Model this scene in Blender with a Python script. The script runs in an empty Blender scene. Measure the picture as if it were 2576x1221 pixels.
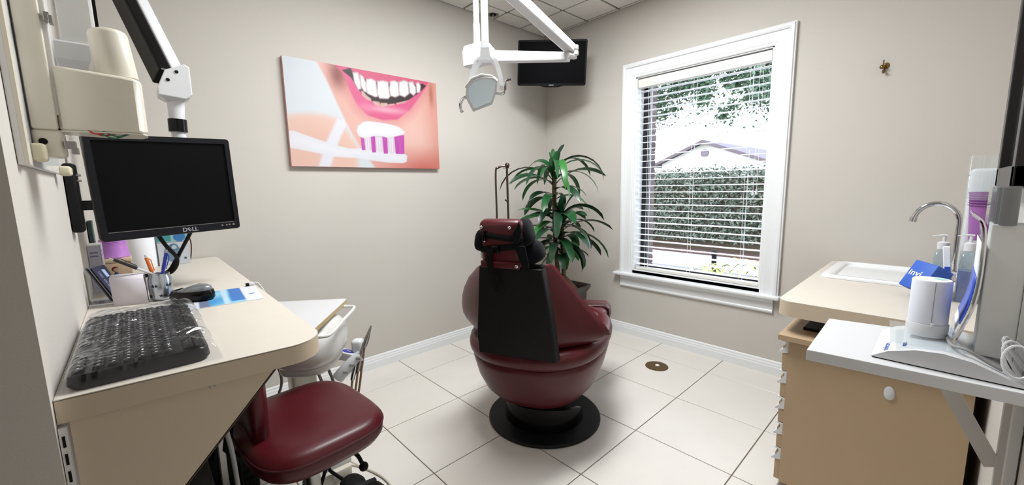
import bpy, bmesh, math, random
import numpy as np
from mathutils import Vector, Matrix, Quaternion
PI = math.pi
rnd = random.Random(7)
scene = bpy.context.scene
COL = scene.collection

# ---------------------------------------------------------------- camera
def camera_axes(yaw, pitch, roll):
    f = Vector((math.cos(yaw)*math.cos(pitch), math.sin(yaw)*math.cos(pitch), -math.sin(pitch)))
    r = Vector((math.sin(yaw), -math.cos(yaw), 0)); u = r.cross(f)
    return r*math.cos(roll)+u*math.sin(roll), -r*math.sin(roll)+u*math.cos(roll), f
cam_data = bpy.data.cameras.new('camera'); cam = bpy.data.objects.new('camera', cam_data); COL.objects.link(cam)
cr, cu, cf = camera_axes(0.8222, 0.1365, -0.0194)
cam.matrix_world = Matrix(((cr.x, cu.x, -cf.x, -2.9461), (cr.y, cu.y, -cf.y, -2.6588), (cr.z, cu.z, -cf.z, 1.2493), (0, 0, 0, 1)))
cam_data.sensor_width = 36; cam_data.sensor_fit = 'HORIZONTAL'; cam_data.lens = 36*1016.6/2576
cam_data.clip_start = 0.02; cam_data.clip_end = 300
scene.camera = cam

# ---------------------------------------------------------------- world and exposure
world = bpy.data.worlds.new('sky'); scene.world = world; world.use_nodes = True
wn = world.node_tree.nodes; wl = world.node_tree.links
wbg = wn['Background']
wbg.inputs['Color'].default_value = (0.90, 0.95, 1.0, 1); wbg.inputs['Strength'].default_value = 5.2
scene.view_settings.view_transform = 'Standard'; scene.view_settings.look = 'None'
scene.view_settings.gamma = 1.0; scene.view_settings.use_curve_mapping = False
scene.view_settings.exposure = 0.2
LAMP = 60.0          # watts of one ceiling troffer

# ---------------------------------------------------------------- materials
def lin(c):
    c = c/255.0
    return c/12.92 if c <= 0.04045 else ((c+0.055)/1.055)**2.4
def rgb(c): return (lin(c[0]), lin(c[1]), lin(c[2]), 1)
MATS = {}
def mat(name, col, rough=0.5, metal=0.0, spec=0.5, var=None, bump=None, coat=0.0, emit=0.0, sheen=0.0, sss=0.0):
    """procedural principled material: var = (scale, second colour), bump = (scale, strength)"""
    if name in MATS: return MATS[name]
    m = bpy.data.materials.new(name); m.use_nodes = True
    nt = m.node_tree; b = nt.nodes['Principled BSDF']
    b.inputs['Base Color'].default_value = rgb(col); b.inputs['Roughness'].default_value = rough
    b.inputs['Metallic'].default_value = metal; b.inputs['Specular IOR Level'].default_value = spec
    b.inputs['Coat Weight'].default_value = coat; b.inputs['Coat Roughness'].default_value = 0.08
    b.inputs['Sheen Weight'].default_value = sheen
    tc = nt.nodes.new('ShaderNodeTexCoord')
    n = nt.nodes.new('ShaderNodeTexNoise'); n.inputs['Scale'].default_value = var[0] if var else 40
    n.inputs['Detail'].default_value = 5
    nt.links.new(tc.outputs['Object'], n.inputs['Vector'])
    mx = nt.nodes.new('ShaderNodeMix'); mx.data_type = 'RGBA'
    c2 = rgb(var[1]) if var else tuple(x*0.96 for x in rgb(col)[:3])+(1,)
    mx.inputs[6].default_value = rgb(col); mx.inputs[7].default_value = c2
    nt.links.new(n.outputs['Fac'], mx.inputs[0]); nt.links.new(mx.outputs[2], b.inputs['Base Color'])
    if bump:
        n2 = nt.nodes.new('ShaderNodeTexNoise'); n2.inputs['Scale'].default_value = bump[0]; n2.inputs['Detail'].default_value = 3
        nt.links.new(tc.outputs['Object'], n2.inputs['Vector'])
        bp = nt.nodes.new('ShaderNodeBump'); bp.inputs['Strength'].default_value = bump[1]; bp.inputs['Distance'].default_value = 0.004
        nt.links.new(n2.outputs['Fac'], bp.inputs['Height']); nt.links.new(bp.outputs['Normal'], b.inputs['Normal'])
    if emit:
        b.inputs['Emission Color'].default_value = rgb(col); b.inputs['Emission Strength'].default_value = emit
    MATS[name] = m; return m
def glassy(name, col, alpha, rough=0.02, ior=1.45):
    """thin clear sheet: transparent film with a dielectric gloss"""
    m = bpy.data.materials.new(name); m.use_nodes = True; nt = m.node_tree; nt.nodes.clear()
    out = nt.nodes.new('ShaderNodeOutputMaterial'); t = nt.nodes.new('ShaderNodeBsdfTransparent')
    t.inputs['Color'].default_value = rgb(col)
    g = nt.nodes.new('ShaderNodeBsdfPrincipled'); g.inputs['Base Color'].default_value = rgb(col)
    g.inputs['Roughness'].default_value = rough; g.inputs['Specular IOR Level'].default_value = 0.8
    fr0 = nt.nodes.new('ShaderNodeFresnel'); fr0.inputs['IOR'].default_value = ior
    ge = nt.nodes.new('ShaderNodeNewGeometry'); sb = nt.nodes.new('ShaderNodeMath'); sb.operation = 'SUBTRACT'; sb.inputs[0].default_value = 1
    nt.links.new(ge.outputs['Backfacing'], sb.inputs[1]); fr = nt.nodes.new('ShaderNodeMath'); fr.operation = 'MULTIPLY'
    nt.links.new(fr0.outputs[0], fr.inputs[0]); nt.links.new(sb.outputs[0], fr.inputs[1])
    gl = nt.nodes.new('ShaderNodeBsdfGlossy'); gl.inputs['Roughness'].default_value = rough
    gl.inputs['Color'].default_value = (1, 1, 1, 1)
    m1 = nt.nodes.new('ShaderNodeMixShader'); m1.inputs[0].default_value = alpha
    nt.links.new(t.outputs[0], m1.inputs[1]); nt.links.new(g.outputs[0], m1.inputs[2])
    m2 = nt.nodes.new('ShaderNodeMixShader'); nt.links.new(fr.outputs[0], m2.inputs[0])
    nt.links.new(m1.outputs[0], m2.inputs[1]); nt.links.new(gl.outputs[0], m2.inputs[2])
    nt.links.new(m2.outputs[0], out.inputs[0]); MATS[name] = m; return m
def printed(name, rough=0.5):
    """flat print: colours come from the mesh's own colour attribute"""
    m = bpy.data.materials.new(name); m.use_nodes = True; nt = m.node_tree
    a = nt.nodes.new('ShaderNodeAttribute'); a.attribute_name = 'print'
    nt.links.new(a.outputs['Color'], nt.nodes['Principled BSDF'].inputs['Base Color'])
    nt.nodes['Principled BSDF'].inputs['Roughness'].default_value = rough
    return m
PRINT = printed('printed_surface')

M = dict(
 wall=mat('painted_wall', (197, 192, 185), .75, var=(3, (194, 189, 182)), bump=(260, .08)),
 tile=mat('floor_tile', (224, 220, 214), .32, var=(5, (214, 209, 202)), bump=(30, .03)),
 grout=mat('grout', (112, 102, 88), .9),
 ceil=mat('ceiling_tile', (222, 218, 212), .95, var=(70, (210, 206, 200)), bump=(120, .5)),
 ceilgap=mat('ceiling_grid', (104, 98, 92), .9),
 trim=mat('white_trim', (232, 234, 236), .35),
 blind=mat('blind_slat', (240, 242, 246), .4),
 rail=mat('blind_rail', (232, 230, 224), .4),
 bronze=mat('dark_window_frame', (22, 22, 26), .4),
 laminate=mat('cream_laminate', (210, 203, 192), .4, var=(25, (205, 197, 185))),
 edge=mat('beige_laminate_edge', (198, 182, 160), .45),
 tan=mat('tan_laminate', (176, 152, 122), .5, var=(8, (171, 147, 116))),
 white=mat('white_plastic', (210, 211, 214), .3),
 gwhite=mat('grey_white_plastic', (214, 214, 212), .3, coat=.3),
 cream=mat('cream_plastic', (216, 210, 196), .35, coat=.25),
 aged=mat('aged_plastic', (208, 200, 172), .4),
 grey=mat('grey_plastic', (140, 140, 140), .45),
 black=mat('black_plastic', (12, 12, 15), .5, spec=.25, bump=(300, .15)),
 blackg=mat('black_gloss', (7, 7, 9), .2, spec=.22),
 screen=mat('dark_screen', (5, 5, 7), .4, spec=.02),
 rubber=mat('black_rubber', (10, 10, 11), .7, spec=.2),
 fabric=mat('black_fabric', (14, 15, 20), .95, spec=.15, bump=(400, .4), sheen=.05),
 webbing=mat('black_webbing', (11, 11, 13), .8, spec=.15, bump=(900, .5)),
 vinyl=mat('burgundy_vinyl', (80, 15, 25), .38, spec=.36, var=(12, (71, 13, 22)), bump=(350, .06), coat=.05),
 vinyld=mat('burgundy_piping', (62, 15, 23), .4),
 chrome=mat('chrome', (215, 215, 218), .08, metal=1),
 steel=mat('brushed_steel', (170, 168, 166), .3, metal=1),
 brass=mat('brass', (148, 118, 76), .35, metal=1, var=(60, (120, 95, 60))),
 bronzerod=mat('oil_rubbed_rod', (86, 74, 66), .3, metal=1),
 porcelain=mat('white_porcelain', (236, 238, 240), .12),
 paper=mat('white_paper', (232, 234, 238), .7),
 frame=mat('dark_wood_frame', (26, 18, 18), .35),
)
M['glass'] = glassy('window_glass', (250, 252, 255), .0, .0, 1.2)
M['acrylic'] = glassy('clear_acrylic', (246, 249, 250), .10, .03)
M['film'] = glassy('plastic_film', (246, 247, 249), .012, .1, 1.45)
M['clearblue'] = glassy('clear_bottle', (225, 235, 238), .15, .05)

# ---------------------------------------------------------------- mesh helpers
class MB:
    """collects shapes into one bmesh"""
    def __init__(s): s.bm = bmesh.new()
    def _tf(s, vs, T):
        if T is not None:
            for v in vs: v.co = T @ v.co
    def box(s, x0, x1, y0, y1, z0, z1, T=None):
        c = [(x0, y0, z0), (x1, y0, z0), (x1, y1, z0), (x0, y1, z0), (x0, y0, z1), (x1, y0, z1), (x1, y1, z1), (x0, y1, z1)]
        v = [s.bm.verts.new(p) for p in c]; s._tf(v, T)
        for f in ((3, 2, 1, 0), (4, 5, 6, 7), (0, 1, 5, 4), (1, 2, 6, 5), (2, 3, 7, 6), (3, 0, 4, 7)):
            s.bm.faces.new([v[i] for i in f])
        return s
    def rbox(s, x0, x1, y0, y1, z0, z1, r=.01, seg=3, T=None):
        t = bmesh.new(); c = [(x, y, z) for x in (x0, x1) for y in (y0, y1) for z in (z0, z1)]
        v = [t.verts.new(p) for p in c]
        for f in ((0, 1, 3, 2), (4, 6, 7, 5), (0, 4, 5, 1), (2, 3, 7, 6), (0, 2, 6, 4), (1, 5, 7, 3)): t.faces.new([v[i] for i in f])
        bmesh.ops.bevel(t, geom=t.edges[:], offset=r, segments=seg, affect='EDGES', profile=.5)
        return s._merge(t, T)
    def _merge(s, t, T=None):
        if T is not None:
            for v in t.verts: v.co = T @ v.co
        me = bpy.data.meshes.new('tmp'); t.to_mesh(me); t.free(); s.bm.from_mesh(me); bpy.data.meshes.remove(me); return s
    def tube(s, pts, r, n=10, cap=True, flat=1.0):
        pts = [Vector(p) for p in pts]; R = r if isinstance(r, (list, tuple)) else [r]*len(pts)
        rings = []; up = None
        for i, p in enumerate(pts):
            d = (pts[min(i+1, len(pts)-1)]-pts[max(i-1, 0)]).normalized()
            if up is None:
                up = Vector((0, 0, 1)) if abs(d.z) < .9 else Vector((1, 0, 0))
            a = d.cross(up).normalized(); b = a.cross(d).normalized(); up = b
            rings.append([s.bm.verts.new(p+a*R[i]*math.cos(2*PI*k/n)+b*R[i]*flat*math.sin(2*PI*k/n)) for k in range(n)])
        for i in range(len(rings)-1):
            for k in range(n):
                s.bm.faces.new((rings[i][k], rings[i][(k+1) % n], rings[i+1][(k+1) % n], rings[i+1][k]))
        if cap:
            s.bm.faces.new(rings[0][::-1]); s.bm.faces.new(rings[-1])
        return s
    def lathe(s, prof, c=(0, 0, 0), n=32, T=None, a0=0, a1=2*PI):
        full = abs(a1-a0-2*PI) < 1e-6; m = n if full else n+1; rings = []; new = []
        for r, z in prof:
            if r < 1e-6:
                v = s.bm.verts.new((c[0], c[1], c[2]+z)); rings.append([v]*m); new.append(v)
            else:
                ring = [s.bm.verts.new((c[0]+r*math.cos(a0+(a1-a0)*k/n), c[1]+r*math.sin(a0+(a1-a0)*k/n), c[2]+z)) for k in range(m)]
                rings.append(ring); new += ring
        for i in range(len(rings)-1):
            for k in range(m if full else m-1):
                q = [rings[i][k], rings[i][(k+1) % m], rings[i+1][(k+1) % m], rings[i+1][k]]
                u = []
                for v in q:
                    if v not in u: u.append(v)
                if len(u) > 2:
                    try: s.bm.faces.new(u)
                    except ValueError: pass
        s._tf(new, T); return s
    def prism(s, poly, z0, z1, T=None):
        """poly: list of (x, y) counter-clockwise, extruded along z"""
        a = [s.bm.verts.new((x, y, z0)) for x, y in poly]; b = [s.bm.verts.new((x, y, z1)) for x, y in poly]
        s.bm.faces.new(a[::-1]); s.bm.faces.new(b); n = len(poly)
        for i in range(n): s.bm.faces.new((a[i], a[(i+1) % n], b[(i+1) % n], b[i]))
        s._tf(a+b, T); return s
    def loft(s, rings, closed=True, cap=True):
        R = [[s.bm.verts.new(p) for p in ring] for ring in rings]; n = len(R[0])
        for i in range(len(R)-1):
            for k in range(n if closed else n-1):
                s.bm.faces.new((R[i][k], R[i][(k+1) % n], R[i+1][(k+1) % n], R[i+1][k]))
        if cap and closed:
            s.bm.faces.new(R[0][::-1]); s.bm.faces.new(R[-1])
        return s
    def sheet(s, rows, thick=None):
        return s.loft(rows, closed=False, cap=False)
    def ball(s, c, r, n=16, m=10, sc=(1, 1, 1), T=None):
        t = bmesh.new(); bmesh.ops.create_uvsphere(t, u_segments=n, v_segments=m, radius=r)
        for v in t.verts: v.co = Vector((v.co.x*sc[0]+c[0], v.co.y*sc[1]+c[1], v.co.z*sc[2]+c[2]))
        return s._merge(t, T)
    def quad(s, a, b, c, d): s.bm.faces.new([s.bm.verts.new(p) for p in (a, b, c, d)]); return s

WORLD = {}       # world offset of every object made from world coordinates
def finish(mb, name, m, smooth=30, bevel=None, sub=0, solid=None):
    bm = mb.bm
    bmesh.ops.recalc_face_normals(bm, faces=bm.faces[:])
    me = bpy.data.meshes.new(name); bm.to_mesh(me); bm.free()
    if smooth: 
        me.shade_smooth(); 
        try: me.set_sharp_from_angle(angle=math.radians(smooth))
        except Exception: pass
    me.materials.append(m)
    return me
def obj(name, mb, m, parent=None, smooth=35, bevel=None, sub=0, solid=None, local=False, base=None, label=None):
    """one mesh object; shapes are given in world coordinates unless local"""
    me = finish(mb, name, m, smooth)
    o = bpy.data.objects.new(name, me); COL.objects.link(o)
    if local:
        if parent is not None: o.parent = parent
        off = Vector((0, 0, 0))
    else:
        if parent is not None:
            o.parent = parent; off = WORLD.get(parent.name, Vector((0, 0, 0)))
            me.transform(Matrix.Translation(-off))
        else:
            co = np.empty(len(me.vertices)*3); me.vertices.foreach_get('co', co); co = co.reshape(-1, 3)
            lo, hi = co.min(0), co.max(0)
            off = Vector(base) if base else Vector(((lo[0]+hi[0])/2, (lo[1]+hi[1])/2, lo[2]))
            me.transform(Matrix.Translation(-off)); o.location = off
        WORLD[o.name] = off
    if sub:
        md = o.modifiers.new('sub', 'SUBSURF'); md.levels = sub; md.render_levels = sub
    if solid:
        md = o.modifiers.new('solid', 'SOLIDIFY'); md.thickness = solid; md.offset = 0
    if bevel:
        md = o.modifiers.new('bevel', 'BEVEL'); md.width = bevel; md.segments = 2; md.limit_method = 'ANGLE'; md.angle_limit = math.radians(40)
        md.harden_normals = False
    if label: o['label'] = label
    return o
def tag(o, label, cat, group=None):
    o['label'] = label; o['category'] = cat
    if group: o['group'] = group
    return o
def thing(name, label, cat, loc=(0, 0, 0), rotz=0.0, group=None):
    o = bpy.data.objects.new(name, None); COL.objects.link(o); o.location = loc; o.rotation_euler = (0, 0, rotz)
    o.empty_display_size = .05
    WORLD[o.name] = Vector(loc)
    return tag(o, label, cat, group)
def struct(name, mb, m, **k):
    o = obj(name, mb, m, **k); o['kind'] = 'structure'; return o
def clone(o, parent=None, loc=None):
    c = o.copy(); COL.objects.link(c)
    if parent is not None: c.parent = parent
    if loc is not None: c.location = loc
    return c
def frame_T(loc, rz=0.0, rx=0.0, ry=0.0):
    return Matrix.Translation(loc) @ Matrix.Rotation(rz, 4, 'Z') @ Matrix.Rotation(ry, 4, 'Y') @ Matrix.Rotation(rx, 4, 'X')
def axes_T(loc, a, b, c):
    a, b, c = Vector(a), Vector(b), Vector(c)
    return Matrix(((a.x, b.x, c.x, loc[0]), (a.y, b.y, c.y, loc[1]), (a.z, b.z, c.z, loc[2]), (0, 0, 0, 1)))
def spline(pts, n=8):
    """Catmull-Rom through points"""
    P = [Vector(p) for p in pts]; P = [P[0]*2-P[1]]+P+[P[-1]*2-P[-2]]; out = []
    for i in range(1, len(P)-2):
        for k in range(n):
            t = k/n; a, b, c, d = P[i-1], P[i], P[i+1], P[i+2]
            out.append(0.5*((2*b)+(c-a)*t+(2*a-5*b+4*c-d)*t*t+(3*b-a-3*c+d)*t**3))
    out.append(P[-2]); return out
def rrect(x0, x1, y0, y1, r, n=6):
    R = r if isinstance(r, (list, tuple)) else [r]*4; o = []
    for (cx, cy, a, rr) in ((x1-R[0], y0+R[0], -PI/2, R[0]), (x1-R[1], y1-R[1], 0, R[1]), (x0+R[2], y1-R[2], PI/2, R[2]), (x0+R[3], y0+R[3], PI, R[3])):
        if rr < 1e-5: o.append((cx, cy)); continue
        for k in range(n+1): o.append((cx+rr*math.cos(a+PI/2*k/n), cy+rr*math.sin(a+PI/2*k/n)))
    return o
def text_mb(body, size, T, depth=.0004, shear=0.0, align='CENTER', bold=0.0, spacing=1.0):
    cu = bpy.data.curves.new('lettering', 'FONT'); cu.body = body; cu.size = size; cu.extrude = depth; cu.shear = shear
    cu.align_x = align; cu.align_y = 'CENTER'; cu.offset = bold; cu.resolution_u = 3; cu.space_character = spacing
    o = bpy.data.objects.new('lettering', cu); COL.objects.link(o)
    dg = bpy.context.evaluated_depsgraph_get(); me = bpy.data.meshes.new_from_object(o.evaluated_get(dg))
    bpy.data.objects.remove(o); mb = MB(); me.transform(T); mb.bm.from_mesh(me); bpy.data.meshes.remove(me); return mb
def poly_sdf(U, V, poly, asp):
    """signed distance (negative inside) of grid points to a polygon"""
    P = np.array(poly, float)*np.array([asp, 1.0]); x = U*asp; y = V
    d = np.full(U.shape, 1e9); ins = np.zeros(U.shape, bool)
    for i in range(len(P)):
        a, b = P[i], P[(i+1) % len(P)]; e = b-a; wx, wy = x-a[0], y-a[1]
        t = np.clip((wx*e[0]+wy*e[1])/max(e@e, 1e-12), 0, 1)
        d = np.minimum(d, (wx-e[0]*t)**2+(wy-e[1]*t)**2)
        c = ((a[1] <= y) & (b[1] > y)) | ((b[1] <= y) & (a[1] > y))
        with np.errstate(divide='ignore', invalid='ignore'):
            xi = a[0]+(y-a[1])/(b[1]-a[1] if b[1] != a[1] else 1e-9)*e[0]
        ins ^= (c & (x < xi))
    d = np.sqrt(d); return np.where(ins, -d, d)
def print_sheet(name, nu, nv, corner, du, dv, paint, parent=None, local=False, label=None, ink=.8):
    """grid of quads whose colour attribute holds a flat print; paint(U, V) gives sRGB 0-255"""
    U, V = np.meshgrid(np.linspace(0, 1, nu+1), np.linspace(0, 1, nv+1))
    C = paint(U, V); Cl = np.where(C/255 <= .04045, C/255/12.92, ((C/255+.055)/1.055)**2.4)*ink
    corner, du, dv = np.array(corner), np.array(du), np.array(dv)
    co = corner+U[..., None]*du+V[..., None]*dv
    idx = np.arange((nu+1)*(nv+1)).reshape(nv+1, nu+1)
    F = np.stack([idx[:-1, :-1], idx[1:, :-1], idx[1:, 1:], idx[:-1, 1:]], -1).reshape(-1, 4)
    me = bpy.data.meshes.new(name); o_off = Vector((0, 0, 0))
    o = bpy.data.objects.new(name, me); COL.objects.link(o)
    if parent is not None:
        o.parent = parent
        if not local: o_off = WORLD.get(parent.name, Vector((0, 0, 0)))
    co = co.reshape(-1, 3)-np.array(o_off)
    me.from_pydata(co.tolist(), [], F.tolist())
    at = me.color_attributes.new('print', 'FLOAT_COLOR', 'POINT')
    at.data.foreach_set('color', np.concatenate([Cl.reshape(-1, 3), np.ones((co.shape[0], 1))], 1).astype(np.float32).ravel())
    me.materials.append(PRINT)
    WORLD[o.name] = o_off
    if label: o['label'] = label
    return o
def blend(C, mask, col): return C*(1-mask[..., None])+np.array(col, float)*mask[..., None]
def soft(d, w): return np.clip(.5-d/w, 0, 1)

# ================================================================ the room
CEIL = 2.605; TS = .4572; XL = -3.08; YR = -2.80; XH = -5.2; YH = -5.0; YE = -1.69
floor = struct('floor', MB().box(XH, 0, YR, 0, -.08, -.003).box(XH, XL-.14, YH, YR, -.08, -.003), M['grout'], smooth=0)
def cells(lo, hi, origin, step):
    k = math.floor((lo-origin)/step); out = []
    while origin+k*step < hi-1e-6:
        a, b = max(lo, origin+k*step), min(hi, origin+(k+1)*step)
        if b-a > .012: out.append((a, b))
        k += 1
    return out
tile_mesh = {}
def laid_tile(name, a, b, c, d, z0, z1, gap, m, parent, bev, key):
    w, h = round(b-a-gap, 4), round(d-c-gap, 4); k = (key, w, h)
    if k not in tile_mesh:
        mb = MB()
        s = 1 if z1 > z0 else -1
        lo = rrect(-w/2, w/2, -h/2, h/2, 0); hi = rrect(-w/2+bev, w/2-bev, -h/2+bev, h/2-bev, 0)
        mb.loft([[(x, y, 0) for x, y in lo], [(x, y, (z1-z0)-s*bev) for x, y in lo], [(x, y, z1-z0) for x, y in hi]])
        tile_mesh[k] = finish(mb, name, m, 0)
    o = bpy.data.objects.new(name, tile_mesh[k]); COL.objects.link(o)
    o.parent = parent; off = WORLD[parent.name]; o.location = Vector(((a+b)/2, (c+d)/2, z0))-off
    o.rotation_euler = (rnd.uniform(-.0006, .0006), rnd.uniform(-.0006, .0006), 0)
    return o
for (a, b) in cells(XL-.5, 0, -.2719, TS):
    for (c, d) in cells(YR, 0, -1.2129, TS):
        laid_tile('floor_tile', a, b, c, d, -.0035, 0, .0045, M['tile'], floor, .0012, 'f')
ceiling = struct('ceiling', MB().box(XH, .16, YR, .15, CEIL+.012, CEIL+.08).box(XH, XL, YH, YR, CEIL+.012, CEIL+.08), M['ceilgap'], smooth=0)
CT = .3048; LX0, LY0 = -.028, -.172
lights = [(-2.1616, -.9424, -1.696, -1.0864)]     # x0, x1, y0, y1 of the ceiling troffer
for (a, b) in cells(XL, 0, LX0-15*CT, CT):
    for (c, d) in cells(YR, 0, LY0-12*CT, CT):
        if any(a > l[0]-.02 and b < l[1]+.02 and c > l[2]-.02 and d < l[3]+.02 for l in lights): continue
        laid_tile('ceiling_tile', a, b, c, d, CEIL+.012, CEIL, .02, M['ceil'], ceiling, .005, 'c')
struct('wall_north', MB().box(XH, .16, 0, .15, -.08, CEIL+.08), M['wall'], smooth=0)
OY0, OY1, OZ0, OZ1 = -1.868, -.938, .553, 2.072      # window opening
struct('wall_east', MB().box(0, .16, YR-.15, OY0, -.3, CEIL+.08).box(0, .16, OY1, 0, -.3, CEIL+.08).box(0, .16, OY0, OY1, -.3, OZ0).box(0, .16, OY0, OY1, OZ1, CEIL+.08), M['wall'], smooth=0)
struct('wall_west', MB().box(XL-.012, XL, YE, 0, 0, CEIL), M['wall'], smooth=0)
struct('wall_hall', MB().box(XH, XL-.012, YE, 0, -.08, CEIL+.01), M['wall'], smooth=0)
struct('light_cut_header', MB().box(XL-.14, XL, YR, YE, 2.06, CEIL+.01), M['wall'], smooth=0)  # unseen header, added to cut the light reaching the hall
struct('wall_hall_end_unseen', MB().box(XH-.15, XH, YH, YE, -.08, CEIL+.08).box(XH-.15, XL-.14, YH-.15, YH, -.08, CEIL+.08), M['wall'], smooth=0)  # unseen hall walls, moved outwards so the doorway edge gets less light
struct('wall_south', MB().box(XL-.14, 0, YR-.15, YR, -.08, CEIL+.08).box(XL-.14, XL-.02, YH, YR-.15, -.08, CEIL+.08), M['wall'], smooth=0)
# baseboards: stepped profile (distance from wall, height)
BP = [(0, 0), (.014, 0), (.014, .05), (.011, .056), (.011, .066), (.007, .074), (.007, .083), (.003, .09), (0, .092)]
def baseboard(name, axis, lo, hi, w0, s):
    mb = MB()
    if axis == 'x': mb.loft([[(lo, w0+s*t, z) for t, z in BP], [(hi, w0+s*t, z) for t, z in BP]])
    else: mb.loft([[(w0+s*t, lo, z) for t, z in BP], [(w0+s*t, hi, z) for t, z in BP]])
    return struct(name, mb, M['trim'], smooth=0)
baseboard('baseboard_north', 'x', XL, 0, 0, -1)
baseboard('baseboard_east', 'y', YR, -.014, 0, -1)

# ---------------------------------------------------------------- window
win = thing('window_1', 'white framed window', 'window', (0, (OY0+OY1)/2, OZ0)); win['kind'] = 'structure'
for k in ('label', 'category'): del win[k]
CP = [(0, 0), (0, .012), (.006, .016), (.016, .016), (.02, .019), (.074, .019), (.078, .03), (.088, .034), (.1, .032), (.104, .024), (.11, .022), (.11, 0)]
ringpts = [(OY1, .531, 1, 0), (OY1, OZ1-.005, 1, 1), (OY0, OZ1-.005, -1, 1), (OY0, .531, -1, 0)]
mb = MB().loft([[(-t, y+sy*o, z+sz*o) for o, t in CP] for (y, z, sy, sz) in ringpts])
obj('casing', mb, M['trim'], win, smooth=20)
obj('sill', MB().rbox(-.062, .1, -1.992, -.785, .506, .531, .008), M['trim'], win)
mb = MB(); AP = [(0, .408), (.012, .408), (.02, .418), (.02, .426), (.016, .432), (.016, .478), (.026, .498), (.026, .506), (0, .506)]
mb.loft([[(-t, -1.952, z) for t, z in AP], [(-t, -.835, z) for t, z in AP]])
obj('apron', mb, M['trim'], win, smooth=20)
obj('jamb_liner', MB().box(-.002, .1, OY0-.004, OY0+.012, OZ0, OZ1).box(-.002, .1, OY1-.012, OY1+.004, OZ0, OZ1).box(-.002, .1, OY0, OY1, OZ1-.012, OZ1+.004).box(0, .1, OY0, OY1, .5, OZ0+.006), M['trim'], win, smooth=0)
obj('sash_frame', MB().box(.1, .15, OY0, OY0+.03, OZ0, OZ1).box(.1, .15, OY1-.062, OY1, OZ0, OZ1).box(.1, .15, OY0, OY1, OZ1-.045, OZ1).box(.1, .15, OY0, OY1, OZ0-.02, OZ0+.035), M['bronze'], win, smooth=0, label='dark metal sash frame')
obj('pane', MB().box(.122, .126, OY0+.025, OY1-.05, OZ0+.03, OZ1-.04), M['glass'], win, smooth=0)

# ---------------------------------------------------------------- blind
bl = thing('window_blind', 'white horizontal slat blind lowered and open inside the window', 'blind', (.045, (OY0+OY1)/2, OZ0+.006))
by0, by1 = OY0+.016, OY1-.016
mb = MB(); hp = [(.008, 2.0), (.014, 1.996), (.02, 2.0), (.026, 2.05), (.02, 2.058), (.06, 2.058), (.06, 2.01), (.03, 2.006)]
mb.loft([[(x, by0, z) for x, z in [(.004, 1.99), (.012, 1.986), (.066, 1.99), (.066, 2.05), (.01, 2.052), (.002, 2.046)]], [(x, by1, z) for x, z in [(.004, 1.99), (.012, 1.986), (.066, 1.99), (.066, 2.05), (.01, 2.052), (.002, 2.046)]]])
obj('headrail', mb, M['rail'], bl, smooth=20)
slat_me = None
nsl = 29
for i in range(nsl):
    z = .607+i*(1.962-.607)/(nsl-1)
    if slat_me is None:
        mb = MB(); xs = [-.025, -.012, 0, .012, .025]; hz = [0, .0022, .003, .0022, 0]
        L = by1-by0-.006
        mb.loft([[(x, y, h+.0014) for x, h in zip(xs, hz)]+[(x, y, h-.0014) for x, h in list(zip(xs, hz))[::-1]] for y in (-L/2, L/2)])
        slat_me = finish(mb, 'slat', M['blind'], 30)
    o = bpy.data.objects.new('slat', slat_me); COL.objects.link(o); o.parent = bl
    o.location = Vector((.045, (by0+by1)/2, z))-WORLD[bl.name]; o.rotation_euler = (rnd.uniform(-.0015, .0015), rnd.uniform(-.05, .02), 0)
obj('bottom_rail', MB().rbox(.02, .07, by0+.003, by1-.003, .561, .583, .004, 2), M['rail'], bl)
for y in (-1.035, -1.375, -1.735):
    for x in (.0185, .0715):
        obj('ladder_cord', MB().tube([(x, y, .57), (x, y, 2.0)], .0011, 5), M['blind'], bl)
    obj('ladder_cord', MB().tube([(.045, y-.012, .57), (.045, y-.012, 2.0)], .0009, 5), M['blind'], bl)
def tassel(y, z):
    obj('pull_cord', MB().tube([(.012, y, z+.03), (.012, y, 2.0)], .001, 5), M['blind'], bl)
    obj('tassel', MB().lathe([(.0, .035), (.005, .034), (.005, .024), (.009, .006), (.0095, 0), (0, -.001)], (.012, y, z), 12), M['white'], bl)
tassel(-1.79, 1.165); tassel(-1.81, 1.172); tassel(-.967, 1.165)

# ================================================================ outdoors
GZ = -.15
struct('ground_outside', MB().box(.16, 60, -40, 60, GZ-.4, GZ-.02), mat('soil', (120, 108, 90), .95, var=(3, (96, 104, 70))), smooth=0)
struct('driveway', MB().box(1.2, 3.62, -20, 30, GZ-.02, GZ), mat('asphalt', (66, 69, 77), .9, var=(40, (76, 79, 87)), bump=(200, .3)), smooth=0)
struct('walkway', MB().box(3.62, 5.0, -20, 30, GZ-.02, GZ+.03), mat('pale_concrete', (150, 151, 156), .9, var=(20, (141, 142, 147))), smooth=0)
struct('mulch_bed', MB().box(5.0, 6.6, -20, 30, GZ-.02, GZ+.05), mat('bark_mulch', (48, 32, 30), .95, var=(60, (92, 68, 62)), bump=(80, 1)), smooth=0)
def leaf_cloud(n, place, size, seed, asp=.5, fold=.25):
    """n small folded leaves; place(r) gives a position and an outward direction"""
    r = random.Random(seed); mb = MB(); bm = mb.bm
    for i in range(n):
        p, d = place(r); d = (Vector(d)+Vector((r.gauss(0, .6), r.gauss(0, .6), r.gauss(0, .6)))).normalized()
        t = d.orthogonal().normalized(); t = Quaternion(d, r.uniform(0, 2*PI)) @ t; b = d.cross(t)
        s = size*r.uniform(.6, 1.3); p = Vector(p)
        v = [bm.verts.new(q) for q in (p-t*s, p+b*s*asp+d*s*fold, p+t*s, p-b*s*asp+d*s*fold)]
        bm.faces.new((v[0], v[1], v[2])); bm.faces.new((v[0], v[2], v[3]))
    return mb
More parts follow.
